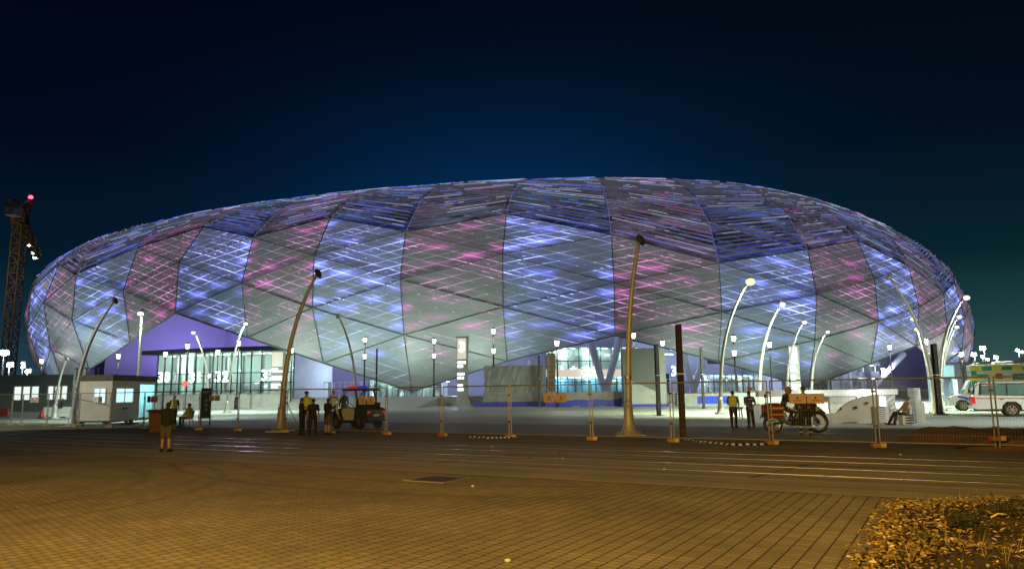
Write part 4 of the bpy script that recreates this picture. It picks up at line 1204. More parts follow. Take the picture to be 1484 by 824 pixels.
# scaffold-like frame with a blue banner behind the cabin's left
p = at(122, 590, 92)
t = thing('banner_frame', 'steel frame carrying a blue banner between office and cabin', 'banner frame', (p.x, 92, 0))
mb = MB()
for x in (-1.2, 0, 1.4):
    mb.cyl((x, 0, 0), (x, 0, 5.4), .07, 6)
for z in (2.6, 4.0, 5.3): mb.bar((-1.6, 0, z), (1.8, 0, z), .08)
mb.bar((-1.2, 0, 2.6), (0, 0, 4.0), .06); mb.build('frame', M['dark_steel'], t)
mb = MB(); mb.box((-.1, -.12, 1.5), (1.5, .05, 2.1)); mb.build('banner', mat('blue_banner', (.04, .14, .36), .6, var=.4, scale=1.5), t)

# jersey barrier, cones and plastic barriers on the left
def G2(x, y): return G(x, y)
p = G2(85, 605); t = thing('concrete_barrier', 'white concrete barrier with a person sitting on it', 'barrier', (p.x, p.y, 0), R(4))
s2 = p.y / FPX; Wb = 40 * s2
mb = MB(); mb.add(*(lambda P: ([(x, y, z) for x in (-Wb / 2, Wb / 2) for (y, z) in P], [tuple(range(8)), tuple(range(8, 16))[::-1]] + [(q, (q + 1) % 8, (q + 1) % 8 + 8, q + 8) for q in range(8)]))(
    [(-.4, 0), (-.4, .15), (-.2, .4), (-.12, .95), (.12, .95), (.2, .4), (.4, .15), (.4, 0)]))
mb.build('body', M['white_paint'], t)
mb = MB(); mb.box((-Wb * .2, -.405, .05), (.5, .03, .1)); mb.box((Wb * .22, -.405, .05), (.5, .03, .1)); mb.build('lifting_slots', M['rubber'], t)
p = G2(60, 605.5); t = thing('traffic_cone', 'large orange red traffic cone beside the white barrier', 'traffic cone', (p.x, p.y, 0))
mb = MB(); mb.smooth = True; mb.lathe([(.26, .04), (.2, .2), (.05, .86), (.03, .88)], 14); mb.build('cone', M['red_plastic'], t)
mb = MB(); mb.box((0, 0, .02), (.68, .68, .05), bev=.015); mb.build('base', M['rubber'], t)
p = G2(4, 603); t = thing('plastic_barrier', 'orange red plastic road barrier at the left edge', 'barrier', (p.x, p.y, 0))
mb = MB(); mb.box((0, 0, .35), (1.1, .3, .5), bev=.06); mb.box((0, 0, .72), (.95, .22, .2), bev=.05); mb.build('body', M['red_plastic'], t)
mb = MB(); mb.box((0, 0, .06), (1.15, .45, .12), bev=.03); mb.build('foot', M['red_plastic'], t)

# ------------------------------------------------------------------ tower crane, far left
Zc = 205.0
base = at(9, 560, Zc); topz = at(20, 288, Zc).z; slew = at(9, 326, Zc).z
M['crane'] = mat('crane_paint', (.2, .125, .045), .7, var=.2)
t = thing('tower_crane', 'ochre lattice tower crane with lamps along its jib', 'crane', (base.x, Zc, 0))
def lattice(mb, a, b_, w, n, r=.12, tri=False):
    a, b_ = Vector(a), Vector(b_); d = (b_ - a).normalized()
    u = d.cross(Vector((0, 0, 1)) if abs(d.z) < .9 else Vector((0, 1, 0))).normalized(); v_ = d.cross(u).normalized()
    cs = [u * w / 2 + v_ * w / 2, -u * w / 2 + v_ * w / 2, -u * w / 2 - v_ * w / 2, u * w / 2 - v_ * w / 2]
    for c in cs: mb.bar(a + c, b_ + c, r)
    for i in range(n):
        p, q = a.lerp(b_, i / n), a.lerp(b_, (i + 1) / n)
        for k_ in range(4):
            c, e = cs[k_], cs[(k_ + 1) % 4]
            mb.bar(p + c, p + e, r * .7)
            mb.bar(p + (c if i % 2 else e), q + (e if i % 2 else c), r * .7)
mb = MB(); lattice(mb, (0, 0, 0), (0, 0, slew), 2.6, 18, .3); mb.build('mast', M['crane'], t)
mb = MB(); mb.box((0, 0, slew + .8), (3.4, 3.4, 1.6)); lattice(mb, (0.5, 0, slew + 1.6), (2.2, 0, topz - 1.2), 1.5, 5, .26); mb.box((2.3, 0, topz - 1.2), (1.2, 1.2, 2.0)); mb.build('tower_head', M['crane'], t)
tipw = at(54, 371, 262); jt = tipw - Vector((base.x, Zc, 0))
j0 = Vector((0, 0, slew + 1.5)); jd = (jt - j0).normalized()
mb = MB(); lattice(mb, j0 - jd * 22, jt, 2.3, 26, .3); mb.build('jib', M['crane'], t)
mb = MB(); mb.box(j0 - jd * 20 - Vector((0, 0, 1.8)), (2.5, 3, 2.6)); mb.build('counterweight', M['concrete'], t)
mb = MB(); mb.box((1.9, -1.2, slew + 1.0), (1.6, 1.8, 2.0)); mb.build('cab', M['glass_dark'], t)
mb = MB(); mb.cyl((2.3, 0, topz - .6), j0.lerp(jt, .62), .07, 5); mb.cyl((2.3, 0, topz - .6), j0.lerp(jt, .3), .07, 5); mb.cyl((2.3, 0, topz - .6), j0 - jd * 18, .07, 5); mb.build('tie_rods', M['galv'], t)
mb = MB()
for q, s in ((.58, .5), (.82, .55), (.97, .8)): mb.ell(j0.lerp(jt, q) - Vector((0, 1.0, 1.0)), (s, s * .8, s * .65), 10, 6)
mb.build('jib_lamps', mat('jib_lamp', (.8, .9, .9), .4, emit=(.7, 1, .98), estr=14), t)
mb = MB(); mb.ell((2.5, -.3, topz + .3), (.6, .6, .55), 10, 6); mb.build('red_beacon', mat('red_beacon', (.8, .1, .1), .4, emit=(1, .03, .06), estr=10), t)
lamp('crane_light', 'POINT', (-6, -16, 36), 2600, (1, .75, .4), t, .5)

# ------------------------------------------------------------------ site floodlights at both ends
def flood(pts, foot, Z, label, col='w', s=.36, power=2500, group='floodlight poles far behind the plaza'):
    h = at(pts[0][0], pts[0][1], Z)
    t = thing('floodlight_pole', label, 'floodlight', (at(foot, pts[0][1], Z).x, Z, 0), 0, group)
    x0 = t.location.x
    mb = MB(); mb.tube([(0, 0, 0), (0, 0, h.z - .4)], [.16, .1], 8); mb.build('pole', M['galv'], t)
    hd = MB(); gl = MB()
    for (x, y) in pts:
        p = at(x, y, Z); hd.box((p.x - x0, .25, p.z + .12), (s * 2.4, .3, s * 1.6)); gl.ell((p.x - x0, -.05, p.z), (s, .12, s * .8), 10, 6)
    if len(pts) > 1:
        a, b2 = at(pts[0][0], pts[0][1], Z), at(pts[-1][0], pts[-1][1], Z); hd.bar((a.x - x0, .3, a.z), (b2.x - x0, .3, b2.z), .12)
    h2 = hd.build('lamp_housing', M['galv'], t); gl.build('lamp_glass', M['flood_cyan'] if col == 'c' else M['lamp_white'], h2)
    lamp('flood_light', 'POINT', (h.x - x0, -.8, h.z), power * .3, (.65, 1, 1) if col == 'c' else (.9, 1, .92), t, .4)
M['flood_cyan'] = mat('flood_glow', (.8, .9, .9), .3, emit=(.55, 1, 1), estr=26)
flood([(3, 511), (8, 512)], 6, 130, 'twin cyan floodlight pole at the left edge', 'c', .5, 4000)
flood([(14, 529)], 14, 125, 'single white floodlight near the left edge', 's', .5)
flood([(33, 532), (33, 526)], 33, 140, 'small twin floodlight beside the stadium\'s left foot', 's', .35, 1200)
flood([(40, 538)], 40, 120, 'warm floodlight just left of the stadium foot', 's', .4, 1200)
flood([(1425, 505)], 1426, 150, 'brightest floodlight right of the stadium', 's', .5, 5000)
flood([(1425, 517)], 1424, 175, 'lower white floodlight under the brightest one', 's', .42, 2500)
flood([(1432, 521)], 1432, 200, 'small white floodlight between two larger ones, right', 's', .42, 2500)
flood([(1444, 518)], 1444, 170, 'white floodlight third along the right skyline', 's', .45, 3000)
flood([(1475, 508), (1481, 510)], 1476, 190, 'pair of floodlights at the right edge', 's', .42, 4000)
flood([(1412, 514)], 1412, 160, 'white floodlight against the stadium\'s right edge', 's', .5, 2500)

# far low sheds on the right
p0, p1 = at(1388, 545, 118), at(1560, 545, 118)
t = thing('site_shed', 'long pale low shed behind the ambulance', 'building', ((p0.x + p1.x) / 2, 120, 0))
W = p1.x - p0.x; H = at(1440, 526, 118).z
mb = MB(); mb.box((0, 0, H / 2), (W, 6, H)); mb.build('wall', M['white_paint'], t)
mb = MB(); mb.box((0, -.1, H + .12), (W + .6, 6.6, .24)); mb.box((W * .1, -2.5, H + .45), (4, 1.5, .6)); mb.build('roof', M['pale_concrete'], t)
mb = MB()
for q in range(6): mb.box((-W / 2 + 2 + q * 3.1, -3.03, H * .62), (1.6, .08, 1.0))
mb.build('vents', M['galv'], t)
p0, p1 = at(1369, 545, 78), at(1391, 545, 78); H = at(1380, 530, 78).z
t = thing('site_kiosk', 'blue grey kiosk with a brightly lit doorway by the ambulance', 'kiosk', ((p0.x + p1.x) / 2, 79, 0)); W = p1.x - p0.x
mb = MB(); mb.wall(-W / 2, W / 2, 0, H, -.1, .1, [(-W * .3, W * .33, 0.0, 2.75)]); mb.box((0, 2.2, H / 2), (W, .2, H)); mb.box((-W / 2 + .1, 1.1, H / 2), (.2, 2, H)); mb.box((W / 2 - .1, 1.1, H / 2), (.2, 2, H)); mb.box((0, 1.1, H + .06), (W + .1, 2.5, .1)); mb.build('walls', mat('blue_grey_panel', (.16, .25, .32), .6, var=.08), t)
mb = MB(); mb.box((0, 2.05, 1.4), (W - .5, .05, 2.7)); mb.build('lit_interior', mat('bright_interior', (.9, .9, .88), .4, emit=(1, 1, .97), estr=1.6), t)
mb = MB(); mb.box((W * .37, -.3, 1.3), (.06, .9, 2.5)); mb.build('door', M['white_paint'], t)
# ------------------------------------------------------------------ temporary mesh fence along the tracks
FP = Vector((13.4, 20.2, 0)); FD = Vector((-.850, .527, 0)).normalized(); FN = Vector((.527, .85, 0)).normalized()
def fence_at(x, y):
    """where the photo's ray meets the fence plane"""
    d = ray(x, y); t = (FP.dot(FN)) / d.dot(FN); return Vector((d.x * t, d.y * t, CAM_H + d.z * t))
FRZ = math.atan2(-FD.y, -FD.x)            # local x runs to the right along the fence
feet_px = [(15, 616), (40, 616), (75, 617), (113, 618.5), (152, 620), (196, 621.5), (232, 623), (270, 624), (335, 625), (403, 627), (478, 628), (560, 630), (653, 631), (755, 633), (863, 637), (985, 639), (1120, 644), (1271, 650), (1447, 653)]
ft = sorted(FD.dot(G(*p) - FP) for p in feet_px)
ft = [ft[0] - 3.4] + ft + [ft[-1] + 3.3, ft[-1] + 6.7]
where = ['at the right edge, above the earth heap', 'in front of the white estate car', 'in front of the seated man at the ramp', 'in front of the motorcycle and the standing officer', 'in front of the hi-vis man and the blue shirted man',
         'between the dark brown post and the tallest mast', 'in front of the blue planter wrapping', 'in front of the wrapped box', 'with striped tape lying at its foot, left of the wrapped box', 'just right of the police cart', 'in front of the police cart',
         'behind the group of four people', 'left of the amber mast by the group', 'beside the standing blue banner', 'in front of the seated guard', 'behind the man in shorts', 'in front of the cabin doorway', 'in front of the cabin window',
         'between the cabin and the amber mast', 'in front of the white barrier', 'in front of the lit office windows']
M['fence_wire'] = mat('fence_wire', (.30, .30, .28), .5, .5, var=.1)
M['fence_tube'] = mat('fence_tube', (.34, .31, .26), .45, .5, var=.15)
HF = 1.98
def fence_panel(Wp, label):
    t = thing('mesh_fence', label, 'fence', (0, 0, 0), FRZ, 'temporary mesh fence panels along the tracks')
    mb = MB(); g = .05
    for x in (-Wp / 2 + g, Wp / 2 - g): mb.cyl((x, 0, .08), (x, 0, HF), .021, 8)
    mb.cyl((-Wp / 2 + g, 0, HF), (Wp / 2 - g, 0, HF), .024, 8); mb.cyl((-Wp / 2 + g, 0, .16), (Wp / 2 - g, 0, .16), .018, 8)
    mb.build('tube_frame', M['fence_tube'], t)
    mb = MB(); n = int(Wp / .075)
    for i in range(1, n): mb.bar((-Wp / 2 + g + (Wp - 2 * g) * i / n, 0, .16), (-Wp / 2 + g + (Wp - 2 * g) * i / n, 0, HF), .0028)
    for i in range(1, 8): mb.bar((-Wp / 2 + g, .006, .16 + (HF - .16) * i / 8), (Wp / 2 - g, .006, .16 + (HF - .16) * i / 8), .003)
    mb.build('wire_mesh', M['fence_wire'], t)
    mb = MB()
    for z in (.62, 1.62): mb.box((Wp / 2 - .03, 0, z), (.12, .07, .05))
    mb.build('clamps', M['dark_steel'], t)
    return t
for i in range(len(ft) - 1):
    a, b_ = FP + FD * ft[i], FP + FD * ft[i + 1]
    pnl = fence_panel((b_ - a).length, 'mesh fence panel ' + where[min(i, len(where) - 1)])
    pnl.location = (a + b_) / 2; pnl.rotation_euler.z = FRZ
foot_lbl = ['right of the picture on the earth heap', 'at the right on the earth heap', 'left of the earth heap', 'at the end of the striped tape, right', 'beside the dark brown post', 'beside the tallest amber mast',
            'at the striped tape before the wrapped box', 'left of the striped tape', 'to the right of the police cart', 'by the feet of the person in shorts', 'behind the amber mast by the group', 'left of the amber mast by the group',
            'under the seated guard', 'beside the brown bin', 'below the cabin doorway', 'below the cabin window', 'between the mast and the cabin', 'under the white barrier', 'below the right office window', 'below the left office window']
proto = {}
def foot(kind, loc, rz, label):
    if kind not in proto:
        t = thing('ballast_block', label, 'fence foot', loc, rz, 'weighted feet of the mesh fence')
        mb = MB(); mb.box((0, 0, .066), (.38, .22, .13), bev=.035); mb.build('block', M['orange'] if kind == 'o' else M['yellow_concrete'], t)
        mb = MB()
        for x in (-.11, 0, .11): mb.box((x, 0, .13), (.07, .12, .02))
        mb.box((-.195, 0, .07), (.02, .14, .06)); mb.build('sockets', M['red_plastic'] if kind == 'o' else M['concrete'], t)
        if kind == 'o':
            mb = MB(); mb.box((.11, 0, .072), (.17, .228, .13), bev=.03); mb.build('pale_end', M['yellow_concrete'], t)
        proto[kind] = t; return t
    return copy_tree(proto[kind], loc, rz, label)
rr = random.Random(4)
for i in range(1, len(ft) - 1):
    p = FP + FD * ft[i]; kind = 'o' if i < 12 and i != 10 else 'y'
    z = .0
    if i == 1: z = .26
    foot(kind, (p.x, p.y, z + .004), FRZ + R(rr.uniform(25, 75)), ('orange' if kind == 'o' else 'dusty ochre') + ' fence foot ' + foot_lbl[min(i, len(foot_lbl) - 1)])
# slanting brace right of the police cart
p = FP + FD * ft[10]; t = thing('fence_brace', 'thin slanting brace propping the fence right of the police cart', 'brace', (p.x, p.y, 0), FRZ)
mb = MB(); mb.cyl((.0, .03, 1.35), (.42, .5, .03), .02, 6); mb.box((.42, .5, .02), (.2, .1, .04)); mb.build('strut', M['fence_tube'], t)
mb = MB(); mb.cyl((0, .03, 1.3), (0, .03, 1.42), .04, 8); mb.build('clamp', M['dark_steel'], t)
# boards hung on the fence
def board(cx_, y, w_, h_, m, label, n=2, gap=.06, group=None):
    p = fence_at(cx_, y); t = thing('fence_board', label, 'board', p - FN * .04, FRZ, group)
    for q in range(n):
        x = (q - (n - 1) / 2) * (w_ + gap); mb = MB(); mb.box((x, 0, 0), (w_, .012, h_), bev=.005)
        mm_ = m[q] if isinstance(m, list) else m
        bd = mb.build('panel', mm_, t)
        mb = MB(); mb.cyl((x, -.012, .02), (x, -.004, .02), .035, 10); mb.box((x, -.008, -h_ * .2), (w_ * .45, .004, .02)); mb.build('mark', M['rust_steel'], bd)
    mb = MB(); mb.box((0, .02, h_ * .32), ((w_ + gap) * n, .01, .02)); mb.build('tie', M['white_paint'], t)
g = 'orange board pairs hung on the fence'
board(532, 579.5, .42, .36, M['orange_board'], 'pair of orange boards on the fence over the police cart', group=g)
board(805, 576, .44, .33, M['orange_board'], 'pair of orange boards on the fence before the blue planter', group=g)
board(1169, 577, .50, .30, M['orange_board'], 'pair of wide orange boards on the fence before the standing officer', gap=.02, group=g)
board(312, 576.5, .40, .28, M['orange_board'], 'pair of orange boards on the fence right of the blue banner', group=g)
board(222, 578, .30, .34, [M['black_steel'], mat('pink_board', (.7, .3, .22), .6), M['yellow_concrete']], 'black, pink and yellow boards on the fence beside the cabin door', 3, .03)
board(143, 578.5, .42, .34, [M['white_paint'], mat('dull_red_board', (.28, .08, .06), .6)], 'white and dull red boards on the fence before the cabin', 2, .03)
board(51, 579, .5, .34, M['orange_board'], 'small orange boards on the fence below the office window', group=g)

# striped tape along the ground
def tape(px, label):
    pts = [G(x, y, .02) for x, y in px]; fine = []
    for i in range(len(pts) - 1):
        for q in range(10): fine.append(pts[i].lerp(pts[i + 1], q / 10))
    fine.append(pts[-1])
    vs = []; mb = MB()
    for i in range(len(fine) - 1):
        a, b_ = fine[i], fine[i + 1]; d = (b_ - a).normalized(); s = Vector((-d.y, d.x, 0)) * .035
        za = .012 + .02 * abs(math.sin(i * .7)); zb = .012 + .02 * abs(math.sin((i + 1) * .7)); up = Vector((0, 0, .05))
        mb.cur = i % 2
        A, B_ = Vector((a.x, a.y, za)), Vector((b_.x, b_.y, zb))
        mb.add([A - s, B_ - s, B_ + s + up, A + s + up], [(0, 1, 2, 3)])
    tag(mb.build('barrier_tape', [M['reflect'], M['black_steel']]), label, 'tape', 'striped barrier tapes on the ground')
tape([(680, 633.5), (712, 635), (742, 634.5), (752, 633.5)], 'black and pale striped tape on the ground before the wrapped box')
tape([(992, 637), (1020, 641), (1060, 645), (1112, 644.5)], 'black and pale striped tape running to the foot by the motorcycle')

# ------------------------------------------------------------------ guard cabin
C_, R_ = G(159, 616.5), G(223, 611.5)
rz = math.atan2(R_.y - C_.y, R_.x - C_.x)
Wc = (R_ - C_).length
L_ = G(125.5, 614); xl = Vector((math.cos(rz), math.sin(rz), 0)); yl = Vector((-xl.y, xl.x, 0))
Dc = 2.0
s_ = C_.y / FPX
Hc = at(159, 551, C_.y).z
t = thing('guard_cabin', 'cream guard cabin with flat dark roof and blue lit doorway', 'cabin', (C_.x, C_.y, 0), rz)
z0 = .28
def cx(px): return (px - 159) / (223 - 159) * Wc
win = (cx(164), cx(189), 1.36, 2.32); dor = (cx(197.5), cx(219.5), z0 + .1, 2.55)
cab_m = mat('cream_panel', (.66, .61, .5), .55, var=.07, scale=1.2)
mb = MB(); mb.wall(0, Wc, z0, Hc, 0, .08, [win, dor]); mb.build('front_wall', cab_m, t)
mb = MB(); mb.box((Wc / 2, Dc, (z0 + Hc) / 2), (Wc, .08, Hc - z0)); mb.box((Wc - .04, Dc / 2, (z0 + Hc) / 2), (.08, Dc - .09, Hc - z0)); mb.build('rear_walls', cab_m, t)
mb = MB(); hw = (.35, 1.15, 1.36, 2.32)
mb.wall(.05, Dc - .05, z0, Hc, -.04, .04, [hw]); o = mb.build('side_wall', cab_m, t, loc=(.045, 0, 0), rz=math.pi / 2)
mb = MB(); mb.box((Wc / 2, Dc / 2, z0 - .02), (Wc, Dc, .1)); mb.build('floor_frame', M['black_steel'], t)
mb = MB(); mb.box((Wc / 2, Dc / 2, Hc + .02), (Wc + .1, Dc + .1, .05)); mb.box((Wc / 2, Dc / 2, Hc + .2), (Wc + .16, Dc + .16, .32), bev=.03); mb.build('roof', mat('weathered_roof', (.12, .1, .07), .8, var=.4, scale=2.5), t)
mb = MB()
for x in (.15, Wc / 2, Wc - .15):
    for y in (.15, Dc - .15): mb.box((x, y, .115), (.2, .2, .23))
mb.build('support_blocks', M['rust_steel'], t)
cyl_ = mat('cabin_window_glow', (.7, .9, .95), .3, emit=(.5, .92, 1), estr=1.15, var=.1, scale=1)
def cabwin(h, loc, rz_):
    fr = MB(); x0, x1, a, c = h; m_ = (x0 + x1) / 2
    fr.wall(x0, x1, a, c, -.03, .05, [(x0 + .06, m_ - .03, a + .06, c - .06), (m_ + .03, x1 - .06, a + .06, c - .06)])
    f = fr.build('window', M['white_paint'], t, loc=loc, rz=rz_)
    g_ = MB(); g_.box((m_, .035, (a + c) / 2), (x1 - x0 - .1, .01, c - a - .1)); g_.build('pane', cyl_, f)
cabwin(win, (0, .0, 0), 0)
f_ = cabwin((-hw[1], -hw[0], hw[2], hw[3]), (0.0, 0, 0), -math.pi / 2)
mb = MB(); mb.wall(dor[0] - .07, dor[1] + .07, dor[2] - .05, dor[3] + .07, -.04, .09, [(dor[0], dor[1], dor[2], dor[3])]); mb.build('door_frame', M['white_paint'], t)
mb = MB(); mb.box((0, 0, 0), (.05, dor[1] - dor[0] - .06, dor[3] - dor[2] - .04))
dr = mb.build('door', mat('blue_grey_door', (.3, .5, .58), .4, var=.05), t, loc=(dor[0] + .03, .08 + (dor[1] - dor[0]) / 2, (dor[2] + dor[3]) / 2))
mb = MB(); mb.cyl((.03, .3, 0), (.09, .3, 0), .02, 8); mb.bar((.08, .3, 0), (.08, .18, 0), .02); mb.build('handle', M['chrome'], dr)
mb = MB(); mb.box(((cx(172) + cx(183)) / 2, -.03, 1.02), (.55, .06, .1)); mb.build('door_plate', M['dark_steel'], t)
mb = MB(); mb.box(((dor[0] + dor[1]) / 2, Dc - .06, (z0 + Hc) / 2), (1.4, .02, Hc - z0 - .1)); mb.build('inner_lining', mat('inner_lining', (.4, .75, .85), .5, var=.05), t)
mb = MB(); mb.box((Wc * .55, Dc / 2, Hc - .05), (1.1, .12, .05)); mb.build('ceiling_tube', mat('cool_tube', (.8, .9, .9), .3, emit=(.35, .85, 1), estr=8), t)
lamp('cabin_light', 'POINT', (Wc * .7, Dc * .5, Hc - .4), 130, (.25, .8, 1), t, .15)
lamp('door_light', 'POINT', ((dor[0] + dor[1]) / 2 - .1, .6, 2.0), 45, (.3, .85, 1), t, .1)

# brown bin in front of the cabin, leaning board of the foreground man
p = G(231, 626); t = thing('brown_bin', 'brown wooden bin standing right of the cabin door', 'bin', (p.x, p.y, 0), R(-8))
mb = MB(); mb.add([(-.32, -.3, .02), (.3, -.3, .02), (.3, .3, .02), (-.32, .3, .02), (-.4, -.36, 1.02), (.38, -.36, 1.02), (.38, .36, 1.02), (-.4, .36, 1.02)], [(0, 3, 2, 1), (0, 1, 5, 4), (1, 2, 6, 5), (2, 3, 7, 6), (3, 0, 4, 7), (4, 5, 6, 7)]); mb.build('body', M['brown_board'], t)
mb = MB(); mb.box((0, 0, 1.06), (.9, .84, .08), bev=.02); mb.box((0, -.38, 1.04), (.5, .06, .06)); mb.build('lid', M['rust_steel'], t)
mb = MB()
for x in (-.25, .25): mb.cyl((x - .04, .3, .08), (x + .04, .3, .08), .08, 12)
mb.build('wheels', M['rubber'], t)
# standing blue banner
p = G(297, 620); t = thing('standing_banner', 'tall dark blue banner standing behind the fence, right of the guard', 'banner', (p.x, p.y, 0), R(-12))
s_ = p.y / FPX; Wb, Hb = 14.5 * s_, at(297, 562, p.y).z
mb = MB(); mb.box((-Wb / 2, 0, Hb / 2), (.05, .05, Hb)); mb.box((Wb / 2, 0, Hb / 2), (.05, .05, Hb)); mb.box((0, 0, Hb - .03), (Wb, .04, .06)); mb.box((0, 0, .52), (Wb, .04, .05)); mb.build('frame', M['dark_steel'], t)
mb = MB(); mb.box((0, -.01, (Hb + .52) / 2), (Wb - .06, .03, Hb - .6)); mb.build('panel', mat('navy_banner', (.035, .06, .16), .55, var=.25, scale=2), t)
mb = MB()
for z, w_ in ((1.95, .26), (1.5, .16), (1.25, .2), (1.0, .14)): mb.box((.03, -.03, z), (w_, .006, .12))
mb.box((-.05, -.03, Hb - .22), (.34, .006, .08)); mb.build('pale_marks', mat('pale_print', (.3, .36, .5), .6), t)
mb = MB(); mb.box((0, -.15, .07), (.62, .35, .13), bev=.03); mb.box((-.1, .2, .06), (.3, .3, .12)); mb.build('weights', M['yellow_concrete'], t)
# round red sign behind
p = at(267, 590, 62); p2 = at(267, 555.5, 62)
t = thing('round_sign', 'round red sign on a post beneath gate number 31', 'sign', (p.x, 62, 0))
mb = MB(); mb.cyl((0, 0, 0), (0, 0, p2.z), .04, 8); mb.build('post', M['galv'], t)
mb = MB(); mb.cyl((0, -.03, p2.z), (0, -.06, p2.z), .23, 20); mb.build('disc', mat('red_sign', (.6, .06, .04), .4, emit=(.7, .05, .03), estr=.25), t)
p = at(1088, 590, 46); p2 = at(1088, 563, 46)
t = thing('red_cap_sign', 'small red sign on a post behind the blue shirted man', 'sign', (p.x, 46, 0))
mb = MB(); mb.cyl((0, 0, 0), (0, 0, p2.z), .03, 8); mb.build('post', M['galv'], t)
mb = MB(); mb.box((0, -.03, p2.z), (.34, .03, .16)); mb.build('plate', M['red_cloth'], t)
# white plastic chairs and boxes behind the two men
def chair(loc, rz, label, m):
    t = thing('plastic_chair', label, 'chair', loc, rz, None)
    mb = MB(); mb.box((0, 0, .44), (.46, .44, .035), bev=.012); mb.build('seat', m, t)
    mb = MB()
    for x in (-.16, -.055, .055, .16): mb.box((x, -.24, .66), (.06, .025, .36), M=Matrix.Rotation(.15, 4, 'X'))
    mb.box((0, -.27, .86), (.46, .03, .09), M=Matrix.Rotation(.15, 4, 'X')); mb.build('backrest', m, t)
    for x in (-1, 1):
        for y in (-1, 1):
            mb = MB(); mb.tube([(x * .2, y * .19, .43), (x * .24, y * .24, 0)], [.024, .018], 6); mb.build('leg', m, t)
        mb = MB(); mb.tube([(x * .25, -.25, .68), (x * .26, .0, .68), (x * .25, .2, .64), (x * .22, .21, .44)], .018, 6); mb.build('armrest', m, t)
    return t
p = G(1077, 619); chair((p.x, p.y + .7, 0), R(160), 'white plastic chair between the two men', M['white_paint'])
p = G(1104, 612); t = thing('white_box', 'white box on the ground behind the motorcycle\'s tail', 'box', (p.x, p.y + .6, 0))
mb = MB(); mb.box((0, 0, .45), (.75, .6, .9), bev=.02); mb.build('body', M['white_paint'], t)
mb = MB(); mb.box((0, 0, .925), (.8, .65, .06), bev=.015); mb.build('lid', M['pale_concrete'], t)
for i, (x, y, l) in enumerate(((1337, 580, 'small orange brown pipe end lying beside the pale mast'),)):
    p = G(x, 583 + 24, 0); mb = MB(); mb.tube([(0, 0, .12), (.5, .3, .12)], .12, 10)
    tag(mb.build('pipe', M['orange'], loc=(p.x + .3, p.y + 5, 0)), l, 'pipe')

# ------------------------------------------------------------------ wheels shared by the vehicles
def wheel(parent, loc, r, w_, rim_m, spokes=5, rz=0.0, hub=.62):
    h = bpy.data.objects.new('wheel', None); COL.objects.link(h); h.parent = parent; h.location = loc; h.rotation_euler = (0, 0, rz)
    T = Matrix.Rotation(math.pi / 2, 4, 'X')
    mb = MB(); mb.smooth = True
    mb.lathe([(r * hub, -w_ / 2), (r * .9, -w_ / 2), (r * .985, -w_ * .38), (r, -w_ * .2), (r, w_ * .2), (r * .985, w_ * .38), (r * .9, w_ / 2), (r * hub, w_ / 2), (r * hub, -w_ / 2)], 28, T)
    mb.smooth = False; mb.cyl((0, w_ * .1, 0), (0, w_ * .3, 0), r * hub, 24); mb.build('tyre', M['rubber'], h)
    mb = MB(); mb.lathe([(r * hub * 1.02, -w_ * .42), (r * hub * .9, -w_ * .42), (r * hub * .86, -w_ * .1), (r * hub * .86, w_ * .42), (r * hub * 1.02, w_ * .42)], 24, T, cap=False)
    for q in range(spokes):
        a = 2 * math.pi * q / spokes
        for da in (-.09, .09): mb.bar((0, -w_ * .36, 0), (math.cos(a + da) * r * hub * .9, -w_ * .40, math.sin(a + da) * r * hub * .9), r * .07, w_ * .12)
    mb.lathe([(.01, -w_ * .46), (r * .14, -w_ * .45), (r * .14, w_ * .3), (.01, w_ * .31)], 14, T)
    mb.build('rim', rim_m, h)
    return h
def profile_body(mb, poly, hw, inset=0.0, bev=.04):
    """side outline (x,z) turned into a body of half width hw, with rounded long edges"""
    n = len(poly); cx_ = sum(p[0] for p in poly) / n; cz = sum(p[1] for p in poly) / n
    rings = [(-hw, .93), (-hw + bev * .4, .985), (-hw + bev, 1.0), (hw - bev, 1.0), (hw - bev * .4, .985), (hw, .93)]
    vs = []
    for y, s in rings:
        for (x, z) in poly: vs.append((x + (cx_ - x) * (1 - s) * .3, y, z + (cz - z) * (1 - s)))
    fs = [tuple(range(n))[::-1], tuple(range(5 * n, 6 * n))]
    for k_ in range(5):
        for i in range(n): fs.append((k_ * n + i, k_ * n + (i + 1) % n, (k_ + 1) * n + (i + 1) % n, (k_ + 1) * n + i))
    mb.add(vs, fs)

M['car_white'] = mat('white_car_paint', (.7, .71, .7), .22, var=.03, coat=.6)
M['rim_metal'] = mat('alloy_rim', (.5, .5, .48), .3, .8)
M['tint'] = mat('green_tinted_glass', (.10, .2, .19), .06, var=.1)
M['lamp_red'] = mat('tail_lamp', (.55, .02, .02), .2, emit=(.9, .02, .02), estr=.25)
M['hiyel'] = mat('yellow_marking', (.75, .68, .05), .4)
M['higrn'] = mat('green_marking', (.01, .26, .14), .4)

